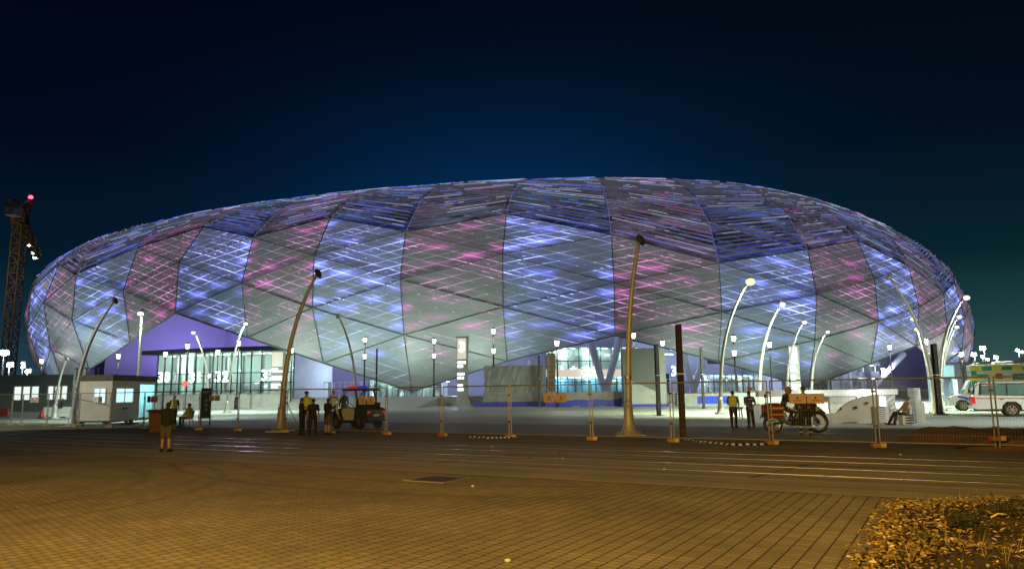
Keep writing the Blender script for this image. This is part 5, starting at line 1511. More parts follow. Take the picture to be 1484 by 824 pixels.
# white estate car, tail towards the ambulance
p = G(1468, 603.3); Zv = p.y; s_ = Zv / FPX
t = thing('estate_car', 'white off-road estate car with an orange side stripe', 'car', (0, 0, 0), R(-27))
wb_r, rw = 1.95, .40
Lc, Hs = wb_r + 3.6, at(1440, 553, Zv).z
off_ = Matrix.Rotation(R(-27), 3, 'Z') @ Vector((wb_r, -.92, 0)); t.location = (p.x - off_.x, p.y - off_.y, 0)
def cutout(poly, xc, r, zb):
    return poly
body = [(.02, .5), (.0, .62), (.05, 1.05), (.12, Hs * .62), (Lc, Hs * .56), (Lc + .02, .8), (Lc - .05, .42), (wb_r + 2.6 + .5, .42), (wb_r + 2.6 + .42, .66), (wb_r + 2.6 + .2, .86), (wb_r + 2.6 - .2, .86), (wb_r + 2.6 - .42, .66), (wb_r + 2.6 - .5, .4),
        (wb_r + .5, .4), (wb_r + .44, .66), (wb_r + .22, .87), (wb_r - .22, .87), (wb_r - .44, .66), (wb_r - .5, .44), (.2, .42)]
mb = MB(); n = len(body)
vs = [(x, y, z) for y in (-.92, .92) for (x, z) in body]
fs = [tuple(range(n))[::-1], tuple(range(n, 2 * n))] + [(i, (i + 1) % n, (i + 1) % n + n, i + n) for i in range(n)]
mb.add(vs, fs); mb.build('body', M['car_white'], t)
mb = MB(); mb.box((Lc / 2, 0, .6), (Lc - .3, 1.5, .5)); mb.build('underbody', M['rubber'], t)
mb = MB()
g0 = Hs * .57
profile_body(mb, [(.12, g0), (.2, Hs * .86), (.42, Hs * .97), (.8, Hs), (3.3, Hs), (3.8, Hs * .9), (4.5, g0)], .86, bev=.1); mb.build('cabin_shell', M['car_white'], t)
mb = MB()
for sy in (-1, 1):
    mb.prism([(.42, g0 + .1), (.5, Hs * .9), (1.75, Hs * .93), (1.75, g0 + .1)], sy * .875 - .01, sy * .875 + .01)
    mb.prism([(1.83, g0 + .1), (1.83, Hs * .93), (3.2, Hs * .92), (3.7, Hs * .83), (4.05, g0 + .1)], sy * .875 - .01, sy * .875 + .01)
mb.build('side_glass', M['tint'], t)
mb = MB(); mb.box((.13, 0, Hs * .78), (.05, 1.5, .5), M=Matrix.Rotation(.12, 4, 'Y')); mb.build('rear_glass', M['glass_dark'], t)
mb = MB(); mb.prism([(.36, g0 + .04), (.46, Hs * .955), (.56, Hs * .955), (.5, g0 + .04)], -.895, -.865); mb.prism([(.36, g0 + .02), (4.1, g0 + .02), (4.1, g0 + .09), (.36, g0 + .09)], -.895, -.866); mb.prism([(.46, Hs * .935), (2.95, Hs * .935), (2.95, Hs * .965), (.46, Hs * .965)], -.894, -.862); mb.prism([(1.75, g0), (1.75, Hs * .94), (1.83, Hs * .94), (1.83, g0)], -.893, -.868); mb.build('window_trim', M['rubber'], t)
mb = MB(); mb.box((Lc / 2, -.925, 1.06), (Lc - .4, .012, .07)); mb.box((Lc / 2, .925, 1.06), (Lc - .4, .012, .07)); mb.build('orange_stripe', mat('orange_marking', (.75, .2, .03), .4), t)
for sy in (-1, 1):
    mb = MB(); mb.box((.08, sy * .84, .95), (.18, .2, .42), bev=.03); mb.build('tail_light', M['lamp_red'], t)
mb = MB(); mb.box((-.03, 0, .55), (.16, 1.8, .24), bev=.05); mb.build('rear_bumper', M['car_white'], t)
mb = MB()
for sy in (-1, 1): mb.tube([(.7, sy * .66, Hs + .02), (.8, sy * .66, Hs + .07), (2.8, sy * .66, Hs + .07), (2.9, sy * .66, Hs + .02)], .022, 6)
mb.build('roof_rails', M['galv'], t)
mb = MB(); mb.box((1.5, -.93, 1.0), (.16, .03, .035)); mb.box((2.6, -.93, 1.0), (.16, .03, .035)); mb.build('door_handles', M['chrome'], t)
for x in (wb_r, wb_r + 2.6):
    for sy in (-1, 1): wheel(t, (x, sy * .8, rw), rw, .25, M['rim_metal'], 6, 0 if sy < 0 else math.pi)

# ambulance, bonnet to the left
p = G(1397, 595.2); Zv = p.y; s_ = Zv / FPX
x0 = at(1377.5, 580, Zv).x
t = thing('ambulance', 'white ambulance with green and yellow chequered box body', 'ambulance', (0, 0, 0), R(-25))
Hb = at(1450, 528, Zv).z; xb = 1.5; xw = .86
rw = .39; off_ = Matrix.Rotation(R(-25), 3, 'Z') @ Vector((xw, -.95, 0)); t.location = (p.x - off_.x, p.y - off_.y, 0)
body = [(.0, .45), (-.02, .75), (.06, .98), (.32, 1.12), (xb + .05, 1.3), (xb + .05, .42), (xw + .47, .42), (xw + .42, .66), (xw + .2, .84), (xw - .2, .84), (xw - .42, .66), (xw - .47, .42), (.1, .38)]
mb = MB(); n = len(body); vs = [(x, y, z) for y in (-.95, .95) for (x, z) in body]
fs = [tuple(range(n))[::-1], tuple(range(n, 2 * n))] + [(i, (i + 1) % n, (i + 1) % n + n, i + n) for i in range(n)]
mb.add(vs, fs); mb.build('bonnet', M['car_white'], t)
mb = MB(); profile_body(mb, [(.85, 1.14), (1.35, 2.2), (1.6, 2.3), (xb + .1, 2.3), (xb + .1, 1.14)], .92, bev=.1); mb.build('cab', M['car_white'], t)
mb = MB(); mb.prism([(1.12, 1.3), (1.45, 2.12), (xb - .02, 2.14), (xb - .02, 1.3)], -.945, -.925); mb.build('side_glass', M['tint'], t)
mb = MB(); mb.add([(.87, -.8, 1.2), (.87, .8, 1.2), (1.34, .72, 2.15), (1.34, -.72, 2.15)], [(0, 1, 2, 3)]); mb.build('windscreen', M['glass_dark'], t)
mb = MB(); mb.box((1.15, -1.08, 1.45), (.12, .2, .3), bev=.03); mb.bar((1.15, -.92, 1.4), (1.15, -1.0, 1.42), .05); mb.build('wing_mirror', M['white_paint'], t)
mb = MB(); mb.prism([(.5, 1.0), (.62, 1.12), (xb * .75, 1.02), (xb, .72), (xb, .58), (xb * .7, .86)], -.958, -.945); mb.build('blue_flash', M['blue_plastic'], t)
mb = MB(); mb.box((.04, -.72, .86), (.2, .4, .2), bev=.04); mb.build('headlight', M['chrome'], t)
mb = MB(); mb.box((.0, 0, .5), (.16, 1.9, .22), bev=.05); mb.build('bumper', M['car_white'], t)
mb = MB(); Lb = 4.6
mb.box((xb + Lb / 2, 0, (.5 + Hb) / 2), (Lb, 2.2, Hb - .5), bev=.06); mb.build('box_body', M['car_white'], t)
mb = MB(); mb.box((xb + Lb / 2, 0, .45), (Lb - .2, 1.6, .4)); mb.build('underbody', M['rubber'], t)
mb = MB(); cellw = .62
for q in range(int(Lb / cellw)):
    mb.cur = q % 2; mb.box((xb + .1 + cellw * (q + .5), -1.108, Hb - .3), (cellw, .014, .26))
for q in range(7):
    mb.cur = (q + 1) % 2; z = Hb - .46 - (q + .5) * .36
    mb.box((xb + .2, -1.108, z), (.36, .014, .36))
for q in range(4):
    mb.cur = q % 2; mb.box((xb + .55 + (q % 2) * .36, -1.107, .95 + (q // 2) * .36), (.36, .014, .36))
for q in range(2):
    mb.cur = (q + 1) % 2; mb.box((xb + .75 + q * .7, -1.108, Hb - .78), (.7, .014, .17))
for q in range(6):
    mb.cur = q % 2; mb.box((xb - .008, -.92 + q * .37, Hb - .3), (.014, .37, .26))
mb.build('chequered_marking', [M['hiyel'], M['higrn']], t)
mb = MB(); mb.box((xb + 1.75, -1.115, Hb - .86), (.4, .03, .36)); mb.box((xb + .03, -1.0, 1.15), (.1, .22, .3)); mb.build('red_markers', M['red_plastic'], t)
mb = MB(); mb.box((xb + 3.05, -1.115, Hb - .95), (1.0, .02, .5), bev=.008); mb.build('side_window', M['tint'], t)
mb = MB(); mb.box((xb + 1.2, -1.112, Hb - 1.3), (1.4, .02, .16)); mb.build('pale_lettering_panel', mat('pale_blue_panel', (.45, .6, .66), .5), t)
mb = MB(); mb.box((xb + 2.2, .0, Hb + .1), (1.2, 1.4, .2), bev=.06); mb.box((xb + .5, 0, Hb + .07), (.3, 1.6, .14), bev=.04); mb.build('roof_units', M['white_paint'], t)
for x in (xw, xb + 2.9):
    for sy in (-1, 1): wheel(t, (x, sy * .84, rw), rw, .24, M['rim_metal'], 6, 0 if sy < 0 else math.pi)

# police cart seen from behind and the side
pf = G(489, 619.5); pr_ = G(521, 619.5)
t = thing('police_cart', 'small black and cream police cart with red and blue roof lights', 'police cart', (0, 0, 0), 0)
Zv = 38.2; sc = Zv / FPX
# local axes: +x forward
yaw = R(140)
org = at(521, 618, Zv); t.location = (org.x + .42, Zv + .35, 0); t.rotation_euler.z = yaw
WB, HW = 1.9, .66; rwf = .31
# local y: left side is -? : the side facing the camera is the cart's left
blk = mat('black_cart_paint', (.022, .022, .024), .25, var=.1, coat=.5)
crm = mat('cream_cart_paint', (.55, .54, .42), .35, var=.05, coat=.3)
mb = MB(); mb.box((WB / 2, 0, .36), (WB + .7, 1.15, .16), bev=.03); mb.build('chassis', blk, t)
mb = MB(); mb.box((-.12, 0, .72), (.85, 1.26, .6), bev=.08); mb.box((-.5, 0, .5), (.16, 1.2, .25), bev=.04); mb.build('rear_body', blk, t)
mb = MB(); profile_body(mb, [(WB + .55, .4), (WB + .6, .62), (WB + .35, .92), (WB - .35, 1.05), (WB - .42, .45)], .56, bev=.08); mb.build('front_cowl', blk, t)
for sy in (-1, 1):
    mb = MB(); mb.tube([(WB - .38, sy * .6, .42), (WB - .1, sy * .62, .75), (WB + .05, sy * .62, 1.0), (WB - .2, sy * .6, 1.5), (WB - .6, sy * .58, 1.84), (WB - 1.0, sy * .57, 1.92)], [.05, .055, .055, .045, .04, .04], 8); mb.build('front_arch', crm, t)
    mb = MB(); mb.tube([(.3, sy * .62, .9), (.22, sy * .62, 1.4), (.42, sy * .6, 1.9)], [.06, .05, .04], 8); mb.build('rear_pillar', blk, t)
    mb = MB(); mb.prism([(.5, .42), (.42, .9), (.55, 1.02), (1.32, 1.02), (1.42, .9), (1.25, .42)], sy * .64 - .025, sy * .64 + .025); mb.build('door', crm, t)
    mb = MB(); mb.box((-.56, sy * .5, .82), (.03, .16, .1)); mb.build('tail_light', M['lamp_red'], t)
    for x in (0, WB): wheel(t, (x, sy * .58, rwf), rwf, .2, mat('bronze_rim', (.3, .2, .08), .35, .6), 6, 0 if sy < 0 else math.pi)
    mb = MB(); mb.smooth = True
    for x in (0, WB):
        mb.tube([(x + .42 * math.cos(a_), sy * .6, rwf + .4 * math.sin(a_)) for a_ in [R(q) for q in range(10, 175, 18)]], [.06] * 10, 6)
    mb.build('wheel_arches', blk, t)
mb = MB(); mb.add([(WB + .02, -.55, 1.02), (WB + .02, .55, 1.02), (WB - .62, .52, 1.82), (WB - .62, -.52, 1.82)], [(0, 1, 2, 3)]); mb.build('windscreen', M['glass'], t)
mb = MB(); mb.box((.72, 0, 1.95), (1.55, 1.26, .09), bev=.035); mb.build('roof', blk, t)
mb = MB(); mb.box((.95, -.02, 2.03), (.28, .95, .07), bev=.02); lbp = mb.build('light_bar', M['chrome'], t)
mb = MB(); mb.box((.95, .31, 2.11), (.26, .46, .12), bev=.04); mb.build('red_lens', mat('red_lens', (.7, .03, .03), .2, emit=(1, .03, .03), estr=.3), lbp)
mb = MB(); mb.box((.95, -.31, 2.11), (.26, .46, .12), bev=.04); mb.build('blue_lens', mat('blue_lens', (.03, .05, .8), .2, emit=(.02, .06, 1), estr=.35), lbp)
for y in (-.3, .3):
    mb = MB(); mb.box((.62, y, .78), (.5, .5, .14), bev=.05); mb.box((.38, y, 1.12), (.14, .48, .62), bev=.05); mb.build('seat', M['black_cloth'], t)
mb = MB()
for y in (-.3, .3): mb.box((-.2, y, 1.1), (.14, .42, .42), bev=.05)
mb.box((-.1, 0, 1.02), (.6, 1.0, .1), bev=.03); mb.build('rear_bench', M['dark_cloth'], t)
mb = MB(); mb.tube([(WB - .5, .3, .9), (WB - .72, .3, 1.12)], .02, 6)
mb.lathe([(.15, 0), (.17, .012), (.17, .03), (.15, .036), (.15, 0)], 18, Matrix.Translation((WB - .72, .3, 1.12)) @ Matrix.Rotation(-.9, 4, 'Y')); mb.build('steering_wheel', M['rubber'], t)
mb = MB(); mb.box((-.57, 0, .66), (.02, .34, .1)); mb.build('number_plate', M['reflect'], t)

# motorcycle facing right
pr_, pf = G(1120.5, 628.3), G(1185, 628.3)
Zv = 29.4; s_ = Zv / FPX; org = at(1120.5, 620, Zv)
t = thing('motorcycle', 'black adventure motorcycle with red panniers ridden by a helmeted man', 'motorcycle', (org.x, Zv, 0), R(2))
WB = (1185 - 1120.5) * s_
def spoked(parent, x, r):
    h = bpy.data.objects.new('wheel', None); COL.objects.link(h); h.parent = parent; h.location = (x, 0, r)
    T = Matrix.Rotation(math.pi / 2, 4, 'X')
    mb = MB(); mb.smooth = True; mb.lathe([(r * .74, -.055), (r * .9, -.075), (r * .98, -.045), (r, 0), (r * .98, .045), (r * .9, .075), (r * .74, .055), (r * .74, -.055)], 36, T); mb.build('tyre', M['rubber'], h)
    mb = MB(); mb.lathe([(r * .75, -.04), (r * .69, -.03), (r * .69, .03), (r * .75, .04), (r * .75, -.04)], 32, T)
    for q in range(24):
        a = q * math.pi / 12; mb.bar((.05 * math.cos(a), (-1) ** q * .05, .05 * math.sin(a)), (r * .7 * math.cos(a + .12), 0, r * .7 * math.sin(a + .12)), .007)
    mb.build('rim', M['rim_metal'], h)
    mb = MB(); mb.lathe([(.02, -.09), (.06, -.08), (.06, .08), (.02, .09)], 14, T); mb.lathe([(.1, -.075), (.15, -.075), (.15, -.068), (.1, -.068), (.1, -.075)], 24, T); mb.build('brake_disc', mat('bronze_disc', (.16, .11, .06), .35, .7), h)
rr_, rf = .385, .43
spoked(t, 0, rr_); spoked(t, WB, rf)
mb = MB(); mb.smooth = True
profile_body(mb, [(.85, .86), (.95, 1.08), (1.15, 1.16), (1.36, 1.1), (1.45, .95), (1.3, .8), (1.0, .78)], .19, bev=.1); mb.build('fuel_tank', blk, t)
mb = MB(); profile_body(mb, [(1.2, .62), (1.3, .98), (1.5, 1.12), (1.62, 1.02), (1.58, .8), (1.42, .62)], .21, bev=.08); mb.build('side_fairing', mat('dark_red_paint', (.10, .012, .012), .3, coat=.4), t)
mb = MB(); mb.box((.98, 0, .52), (.52, .36, .34), bev=.06); mb.cyl((1.05, -.12, .66), (1.22, -.05, .88), .1, 12); mb.box((.98, 0, .33), (.6, .3, .06)); mb.cyl((.85, -.19, .5), (.85, .19, .5), .11, 14); mb.build('engine', M['black_steel'], t)
mb = MB(); mb.tube([(0, -.12, rr_), (.5, -.1, .46), (.7, -.1, .5)], .035, 8); mb.tube([(0, .12, rr_), (.5, .1, .46), (.7, .1, .5)], .035, 8); mb.tube([(.35, -.15, .92), (.62, -.14, .5), (1.3, -.12, .42), (1.42, -.1, .9)], .022, 6); mb.tube([(.35, .15, .92), (.62, .14, .5), (1.3, .12, .42), (1.42, .1, .9)], .022, 6); mb.build('frame', M['black_steel'], t)
mb = MB()
for y in (-.1, .1): mb.tube([(WB, y, rf), (WB - .19, y, .86), (WB - .28, y, 1.1)], [.03, .034, .034], 8)
mb.build('front_fork', M['black_steel'], t)
mb = MB(); mb.smooth = True; mb.tube([(WB + .32, 0, rf + .34), (WB + .12, 0, rf + .47), (WB - .1, 0, rf + .46), (WB - .3, 0, rf + .32)], [.05, .08, .08, .05], 8); mb.build('front_mudguard', mat('red_mudguard', (.12, .02, .015), .4), t)
mb = MB(); profile_body(mb, [(.12, .98), (.3, .92), (.86, .86), (.92, .96), (.5, .99), (.2, 1.06)], .16, bev=.06); mb.build('saddle', M['rubber'], t)
mb = MB(); profile_body(mb, [(1.5, 1.02), (1.58, 1.2), (1.74, 1.12), (1.72, .96), (1.6, .9)], .14, bev=.06); mb.build('headlamp_cowl', blk, t)
mb = MB(); mb.box((1.735, 0, 1.03), (.04, .18, .12), bev=.02); mb.box((1.75, -.16, .95), (.14, .02, .17)); mb.build('headlight', M['white_paint'], t)
mb = MB(); mb.prism([(1.58, 1.15), (1.5, 1.48), (1.53, 1.48), (1.64, 1.16)], -.15, .15); mb.build('windscreen', M['tint'], t)
mb = MB(); mb.tube([(1.36, -.42, 1.14), (1.42, -.25, 1.17), (1.45, 0, 1.12), (1.42, .25, 1.17), (1.36, .42, 1.14)], .018, 8); mb.build('handlebar', M['black_steel'], t)
red_case = mat('red_pannier', (.17, .012, .01), .35, var=.15)
for sy in (-1, 1):
    mb = MB(); mb.box((.02, sy * .34, .86), (.6, .2, .52), bev=.06); pn_ = mb.build('pannier', red_case, t)
    mb = MB(); mb.box((.02, sy * .443, 1.0), (.58, .012, .07)); mb.box((.02, sy * .443, .76), (.58, .012, .05)); mb.build('yellow_stripe', M['hiyel'] if False else mat('amber_stripe', (.7, .36, .03), .4), pn_)
mb = MB(); mb.box((.02, 0, 1.13), (.5, .4, .12), bev=.04); mb.build('top_case', red_case, t)
mb = MB(); mb.cyl((-.27, -.1, 1.0), (-.27, -.1, 1.42), .015, 6); mb.cyl((-.27, -.1, 1.4), (-.27, -.1, 1.54), .055, 10); mb.build('beacon', M['black_steel'], t)
mb = MB(); mb.box((-.32, 0, .72), (.1, .16, .1), bev=.02); mb.tube([(-.1, 0, .84), (-.42, 0, .74), (-.5, 0, .6)], [.03, .025, .02], 6); mb.build('tail_bracket', M['rubber'], t)
mb = MB(); mb.tube([(.95, -.2, .4), (.6, -.22, .42), (.2, -.24, .62), (-.12, -.24, .7)], [.04, .05, .07, .07], 10); mb.build('exhaust', M['galv'], t)
mb = MB(); mb.tube([(.9, -.16, .34), (1.02, -.42, .02)], [.018, .014], 6); mb.build('side_stand', M['galv'], t)
MOTO = t
# ------------------------------------------------------------------ people
PENDING = []
def soft(mb, name, m, parent, vox, smooth=3):
    o = mb.build(name, m, parent)
    r = o.modifiers.new('r', 'REMESH'); r.mode = 'VOXEL'; r.voxel_size = vox; r.use_smooth_shade = True
    s = o.modifiers.new('s', 'SMOOTH'); s.iterations = smooth; s.factor = .5
    PENDING.append(o); return o
def finish():
    bpy.context.view_layer.update(); dg = bpy.context.evaluated_depsgraph_get()
    new = [(o, bpy.data.meshes.new_from_object(o.evaluated_get(dg))) for o in PENDING]
    for o, me in new:
        m = o.data.materials[0]; o.modifiers.clear(); o.data = me
        me.materials.clear(); me.materials.append(m)
        for p in me.polygons: p.use_smooth = True; p.material_index = 0
def V(*a): return Vector(a)
STAND = dict(pel=V(0, 0, .95), chest=V(0, 0, 1.30), neck=V(0, .0, 1.47), head=V(0, .03, 1.625),
             hip=[V(-.095, 0, .92), V(.095, 0, .92)], knee=[V(-.105, .02, .5), V(.105, .02, .5)], ank=[V(-.11, -.02, .085), V(.11, -.02, .085)], toe=[V(-.14, .17, .035), V(.14, .17, .035)],
             sh=[V(-.19, 0, 1.41), V(.19, 0, 1.41)], elb=[V(-.25, -.03, 1.13), V(.25, -.03, 1.13)], wri=[V(-.25, .07, .89), V(.25, .07, .89)])
def person(label, loc, yaw, height, top, bottom, pose=None, sleeves='short', shorts=False, shoes='black_cloth', cap=None, helmet=None, vest=None, hair=True, girth=1.0, robe=None, extra=None, group=None, tilt=(0, 0)):
    J = {k_: (list(v) if isinstance(v, list) else v.copy()) for k_, v in STAND.items()}
    for k_, v in (pose or {}).items(): J[k_] = v
    t = thing('person', label, 'person', loc, yaw, group); S = height / 1.75; t.scale = (S, S, S)
    up = (J['neck'] - J['pel']).normalized(); side = (J['sh'][1] - J['sh'][0]).normalized(); fw = up.cross(side).normalized() * 1.0
    side2 = (J['hip'][1] - J['hip'][0]).normalized()
    fwd = V(-side.y, side.x, 0)
    TM = Matrix((side, fwd - up * fwd.dot(up), up)).transposed().to_4x4()
    hd = J['head']; HM = TM.copy() if 'headM' not in (pose or {}) else pose['headM']
    g = girth
    def torso(mb, e, low=True):
        mb.ell(J['chest'] + up * .01, (.165 * g + e, .112 * g + e, .21 + e), 16, 10, TM)
        mid = J['pel'].lerp(J['chest'], .45); mb.ell(mid, (.142 * g + e, .105 * g + e, .2 + e), 16, 10, TM)
        mb.capsule(J['sh'][0].lerp(J['chest'], .25) + up * .02, J['sh'][0], .075 + e, .062 + e); mb.capsule(J['sh'][1].lerp(J['chest'], .25) + up * .02, J['sh'][1], .075 + e, .062 + e)
        if low: mb.ell(J['pel'] - up * .0, (.158 * g + e, .118 * g + e, .13 + e), 16, 10, TM)
        mb.capsule(J['chest'] + up * .12, J['neck'] - up * .03, .1 + e, .06 + e)
    # body
    mb = MB(); torso(mb, 0)
    mb.capsule(J['neck'] - up * .06, hd - HM.to_3x3() @ V(0, .02, .05), .058, .052)
    H3 = HM.to_3x3()
    mb.ell(hd + H3 @ V(0, -.008, .03), (.074, .094, .092), 16, 12, HM); mb.ell(hd + H3 @ V(0, .018, -.045), (.056, .07, .072), 14, 10, HM)
    mb.capsule(hd + H3 @ V(0, .083, .012), hd + H3 @ V(0, .103, -.022), .011, .017, 8)
    mb.capsule(hd + H3 @ V(-.02, .083, -.062), hd + H3 @ V(.02, .083, -.062), .009, .009, 6)
    mb.ell(hd + H3 @ V(0, .068, -.095), (.03, .024, .022), 10, 6, HM)
    for s in (-1, 1): mb.ell(hd + H3 @ V(s * .076, -.005, -.01), (.012, .02, .032), 8, 6, HM)
    for i in (0, 1):
        mb.capsule(J['hip'][i], J['knee'][i], .083 * g, .056); mb.capsule(J['knee'][i], J['knee'][i].lerp(J['ank'][i], .35), .055, .056); mb.capsule(J['knee'][i].lerp(J['ank'][i], .35), J['ank'][i], .056, .036)
        mb.capsule(J['ank'][i] - V(0, 0, .03), J['toe'][i], .04, .03)
        mb.capsule(J['sh'][i], J['elb'][i], .05, .041); mb.capsule(J['elb'][i], J['wri'][i], .041, .028)
        a = (J['wri'][i] - J['elb'][i]).normalized(); sgn = -1 if i == 0 else 1
        hint = V(0, 1, 0) if abs(a.y) < .8 else V(0, 0, 1)
        th = (hint - a * hint.dot(a)).normalized(); nn = a.cross(th) * sgn
        w = J['wri'][i]
        for q, l in ((-.03, .062), (-.01, .075), (.01, .08), (.03, .07)):
            b0 = w + th * q * .8; b1 = w + a * .085 + th * q; mb.capsule(b0, b1, .018, .013, 8)
            k1 = b1 + a * l * .5 + nn * -.012; k2 = k1 + (a * .7 - nn * .6) * l * .5
            mb.capsule(b1, k1, .0095, .009, 7); mb.capsule(k1, k2, .009, .0075, 7)
        t0 = w + a * .025 + th * .03; t1 = t0 + (a * .55 + th * .8) * .045; mb.capsule(t0, t1, .014, .011, 8); mb.capsule(t1, t1 + (a * .9 + th * .2) * .032, .011, .009, 7)
    body = soft(mb, 'body', M['skin'], t, .0105, 2)
    e = MB(); [e.ell(hd + H3 @ V(s * .03, .082, .012), (.011, .008, .008), 8, 6, HM) for s in (-1, 1)]; e.build('eyes', M['white_cloth'], t)
    # clothes
    mb = MB(); torso(mb, .016 if not robe else .03)
    for i in (0, 1):
        if sleeves == 'long':
            mb.capsule(J['sh'][i], J['elb'][i], .066, .056); mb.capsule(J['elb'][i], J['elb'][i].lerp(J['wri'][i], .93), .055, .042)
        elif sleeves == 'short':
            mb.capsule(J['sh'][i], J['sh'][i].lerp(J['elb'][i], .72), .07, .064)
    if robe:
        mb.tube([J['chest'] - up * .1, J['pel'], V(0, 0, .5), V(0, 0, .06)], [.17, .19, .22, .27], 16)
        mb.ell(hd + V(0, -.03, -.02), (.1, .11, .14), 12, 8)
    soft(mb, 'top', M[top], t, .016, 3)
    if not robe:
        mb = MB(); mb.ell(J['pel'] - up * .02, (.166 * g, .126 * g, .125), 16, 10, TM)
        for i in (0, 1):
            if shorts: mb.capsule(J['hip'][i], J['hip'][i].lerp(J['knee'][i], .92), .1 * g, .092)
            else:
                mb.capsule(J['hip'][i], J['knee'][i], .1 * g, .075); mb.capsule(J['knee'][i], J['knee'][i].lerp(J['ank'][i], .96), .074, .062)
        soft(mb, 'trousers' if not shorts else 'shorts', M[bottom], t, .016, 3)
    for i in (0, 1):
        mb = MB(); a, b_ = J['ank'][i], J['toe'][i]; hl = a - (b_ - a).normalized() * .06; hl.z = min(hl.z, a.z) - .03
        mb.capsule(V(hl.x, hl.y, max(.045, a.z - .04)), b_ + V(0, 0, .01), .046, .042); mb.capsule(a + V(0, 0, .02), a - V(0, 0, .03), .05, .05)
        soft(mb, 'shoe', M[shoes], t, .016, 1)
    if vest:
        mb = MB(); mb.ell(J['chest'] + up * .0, (.165 * g + .034, .112 * g + .034, .235), 16, 10, TM); mid = J['pel'].lerp(J['chest'], .45); mb.ell(mid, (.142 * g + .042, .105 * g + .04, .235), 16, 10, TM)
        for i in (0, 1): mb.capsule(J['sh'][i].lerp(J['chest'], .3) + up * .03, J['sh'][i].lerp(J['chest'], .06) + up * .0, .085, .075)
        vs_ = soft(mb, 'vest', M[vest], t, .017, 2)
        mb = MB()
        for z in (.28, .62):
            c = J['pel'].lerp(J['chest'], z); rx_, ry_ = (.192 * g, .153 * g) if z < .5 else (.196 * g, .15 * g)
            ring_ = [c + TM.to_3x3() @ V(rx_ * math.cos(q * .2618), ry_ * math.sin(q * .2618), 0) for q in range(25)]
            mb.tube(ring_, .016, 6, cap=False)
        mb.build('reflective_band', M['reflect'], vs_)
    if helmet:
        mb = MB(); mb.ell(hd + H3 @ V(0, -.01, .03), (.125, .145, .13), 18, 12, HM); mb.ell(hd + H3 @ V(0, .06, -.07), (.09, .1, .06), 12, 8, HM); hm = soft(mb, 'helmet', M[helmet], t, .014, 2)
        mb = MB(); mb.ell(hd + H3 @ V(0, .075, .01), (.1, .08, .045), 14, 8, HM); mb.build('visor', M['glass_dark'], hm)
        mb = MB(); mb.box(hd + H3 @ V(0, .12, .1), (.17, .14, .02), M=HM); mb.ell(hd + H3 @ V(0, -.02, .1), (.06, .15, .075), 12, 8, HM); mb.build('helmet_peak', M['white_paint'], hm)
    else:
        if hair and not robe:
            mb = MB(); mb.ell(hd + H3 @ V(0, -.022, .045), (.083, .097, .09), 14, 10, HM); mb.ell(hd + H3 @ V(0, -.06, -.01), (.07, .05, .07), 12, 8, HM); soft(mb, 'hair', M['hair'], t, .013, 1)
        if cap:
            mb = MB(); mb.ell(hd + H3 @ V(0, -.008, .062), (.092, .108, .078), 14, 10, HM); mb.ell(hd + H3 @ V(0, .12, .055), (.07, .075, .014), 12, 6, HM); soft(mb, 'cap', M[cap], t, .013, 1)
    if extra: extra(t, J, H3)
    return t

def feet(x, y, z=0.0):
    p = G(x, y); return V(p.x, p.y, z)
def hpx(y0, y1, x):
    """body height for someone whose feet show at y1 and crown at y0"""
    p = G(x, y1); return at(x, y0, p.y).z
M['orange_cap'] = mat('orange_cap', (.6, .16, .04), .6)
M['navy_cloth'] = mat('navy_cloth', (.02, .025, .06), .9)
M['tan_cloth'] = mat('tan_cloth', (.3, .2, .12), .9)

def with_phone(t, J, H3):
    mb = MB(); mb.box(J['wri'][1].lerp(J['wri'][0], .35) + V(0, .1, .06), (.08, .012, .15), bev=.005); mb.build('phone', M['glass_dark'], t)
# the man in the road, back to us, left arm held out
person('man in black top and khaki shorts standing by the tram rails, one arm stretched out', feet(239, 654.5), R(14), 1.56, 'black_cloth', 'grey_cloth',
       dict(head=V(.02, .075, 1.60), neck=V(.01, .03, 1.46), sh=[V(-.19, .01, 1.41), V(.19, .0, 1.40)], elb=[V(-.44, .13, 1.40), V(.25, -.06, 1.13)], wri=[V(-.68, .24, 1.43), V(.2, .12, .98)],
            ank=[V(-.12, .05, .085), V(.13, -.05, .085)], knee=[V(-.1, .05, .5), V(.11, -.01, .5)], toe=[V(-.19, .22, .035), V(.2, .1, .035)]), sleeves='long', shorts=True, girth=1.16)
# guard behind him
person('standing person with a hi-vis collar behind the man in shorts', feet(251, 615), R(200), hpx(572.5, 615, 251), 'dark_cloth', 'black_cloth', vest='hivis_yellow')
# seated guard
def sit(z=.46, lean=.0):
    return dict(pel=V(0, 0, z + .09), chest=V(0, -.05 - lean * .5, z + .45), neck=V(0, -.07 - lean * .8, z + .62), head=V(0, -.04 - lean, z + .775),
                hip=[V(-.1, .02, z + .06), V(.1, .02, z + .06)], knee=[V(-.13, .45, z + .07), V(.13, .45, z + .07)], ank=[V(-.13, .43, .085), V(.13, .5, .085)], toe=[V(-.16, .62, .035), V(.16, .69, .035)],
                sh=[V(-.19, -.06 - lean * .7, z + .56), V(.19, -.06 - lean * .7, z + .56)], elb=[V(-.27, .0, z + .29), V(.27, .0, z + .29)], wri=[V(-.16, .22, z + .24), V(.16, .22, z + .24)])
p = feet(272, 618)
chair(p, R(90), 'plastic chair under the seated hi-vis guard', M['pink_cloth'])
person('seated guard in a yellow green hi-vis jacket and orange cap', p, R(72), 1.72, 'hivis_yellow', 'black_cloth', sit(), sleeves='long', cap='orange_cap', vest='hivis')
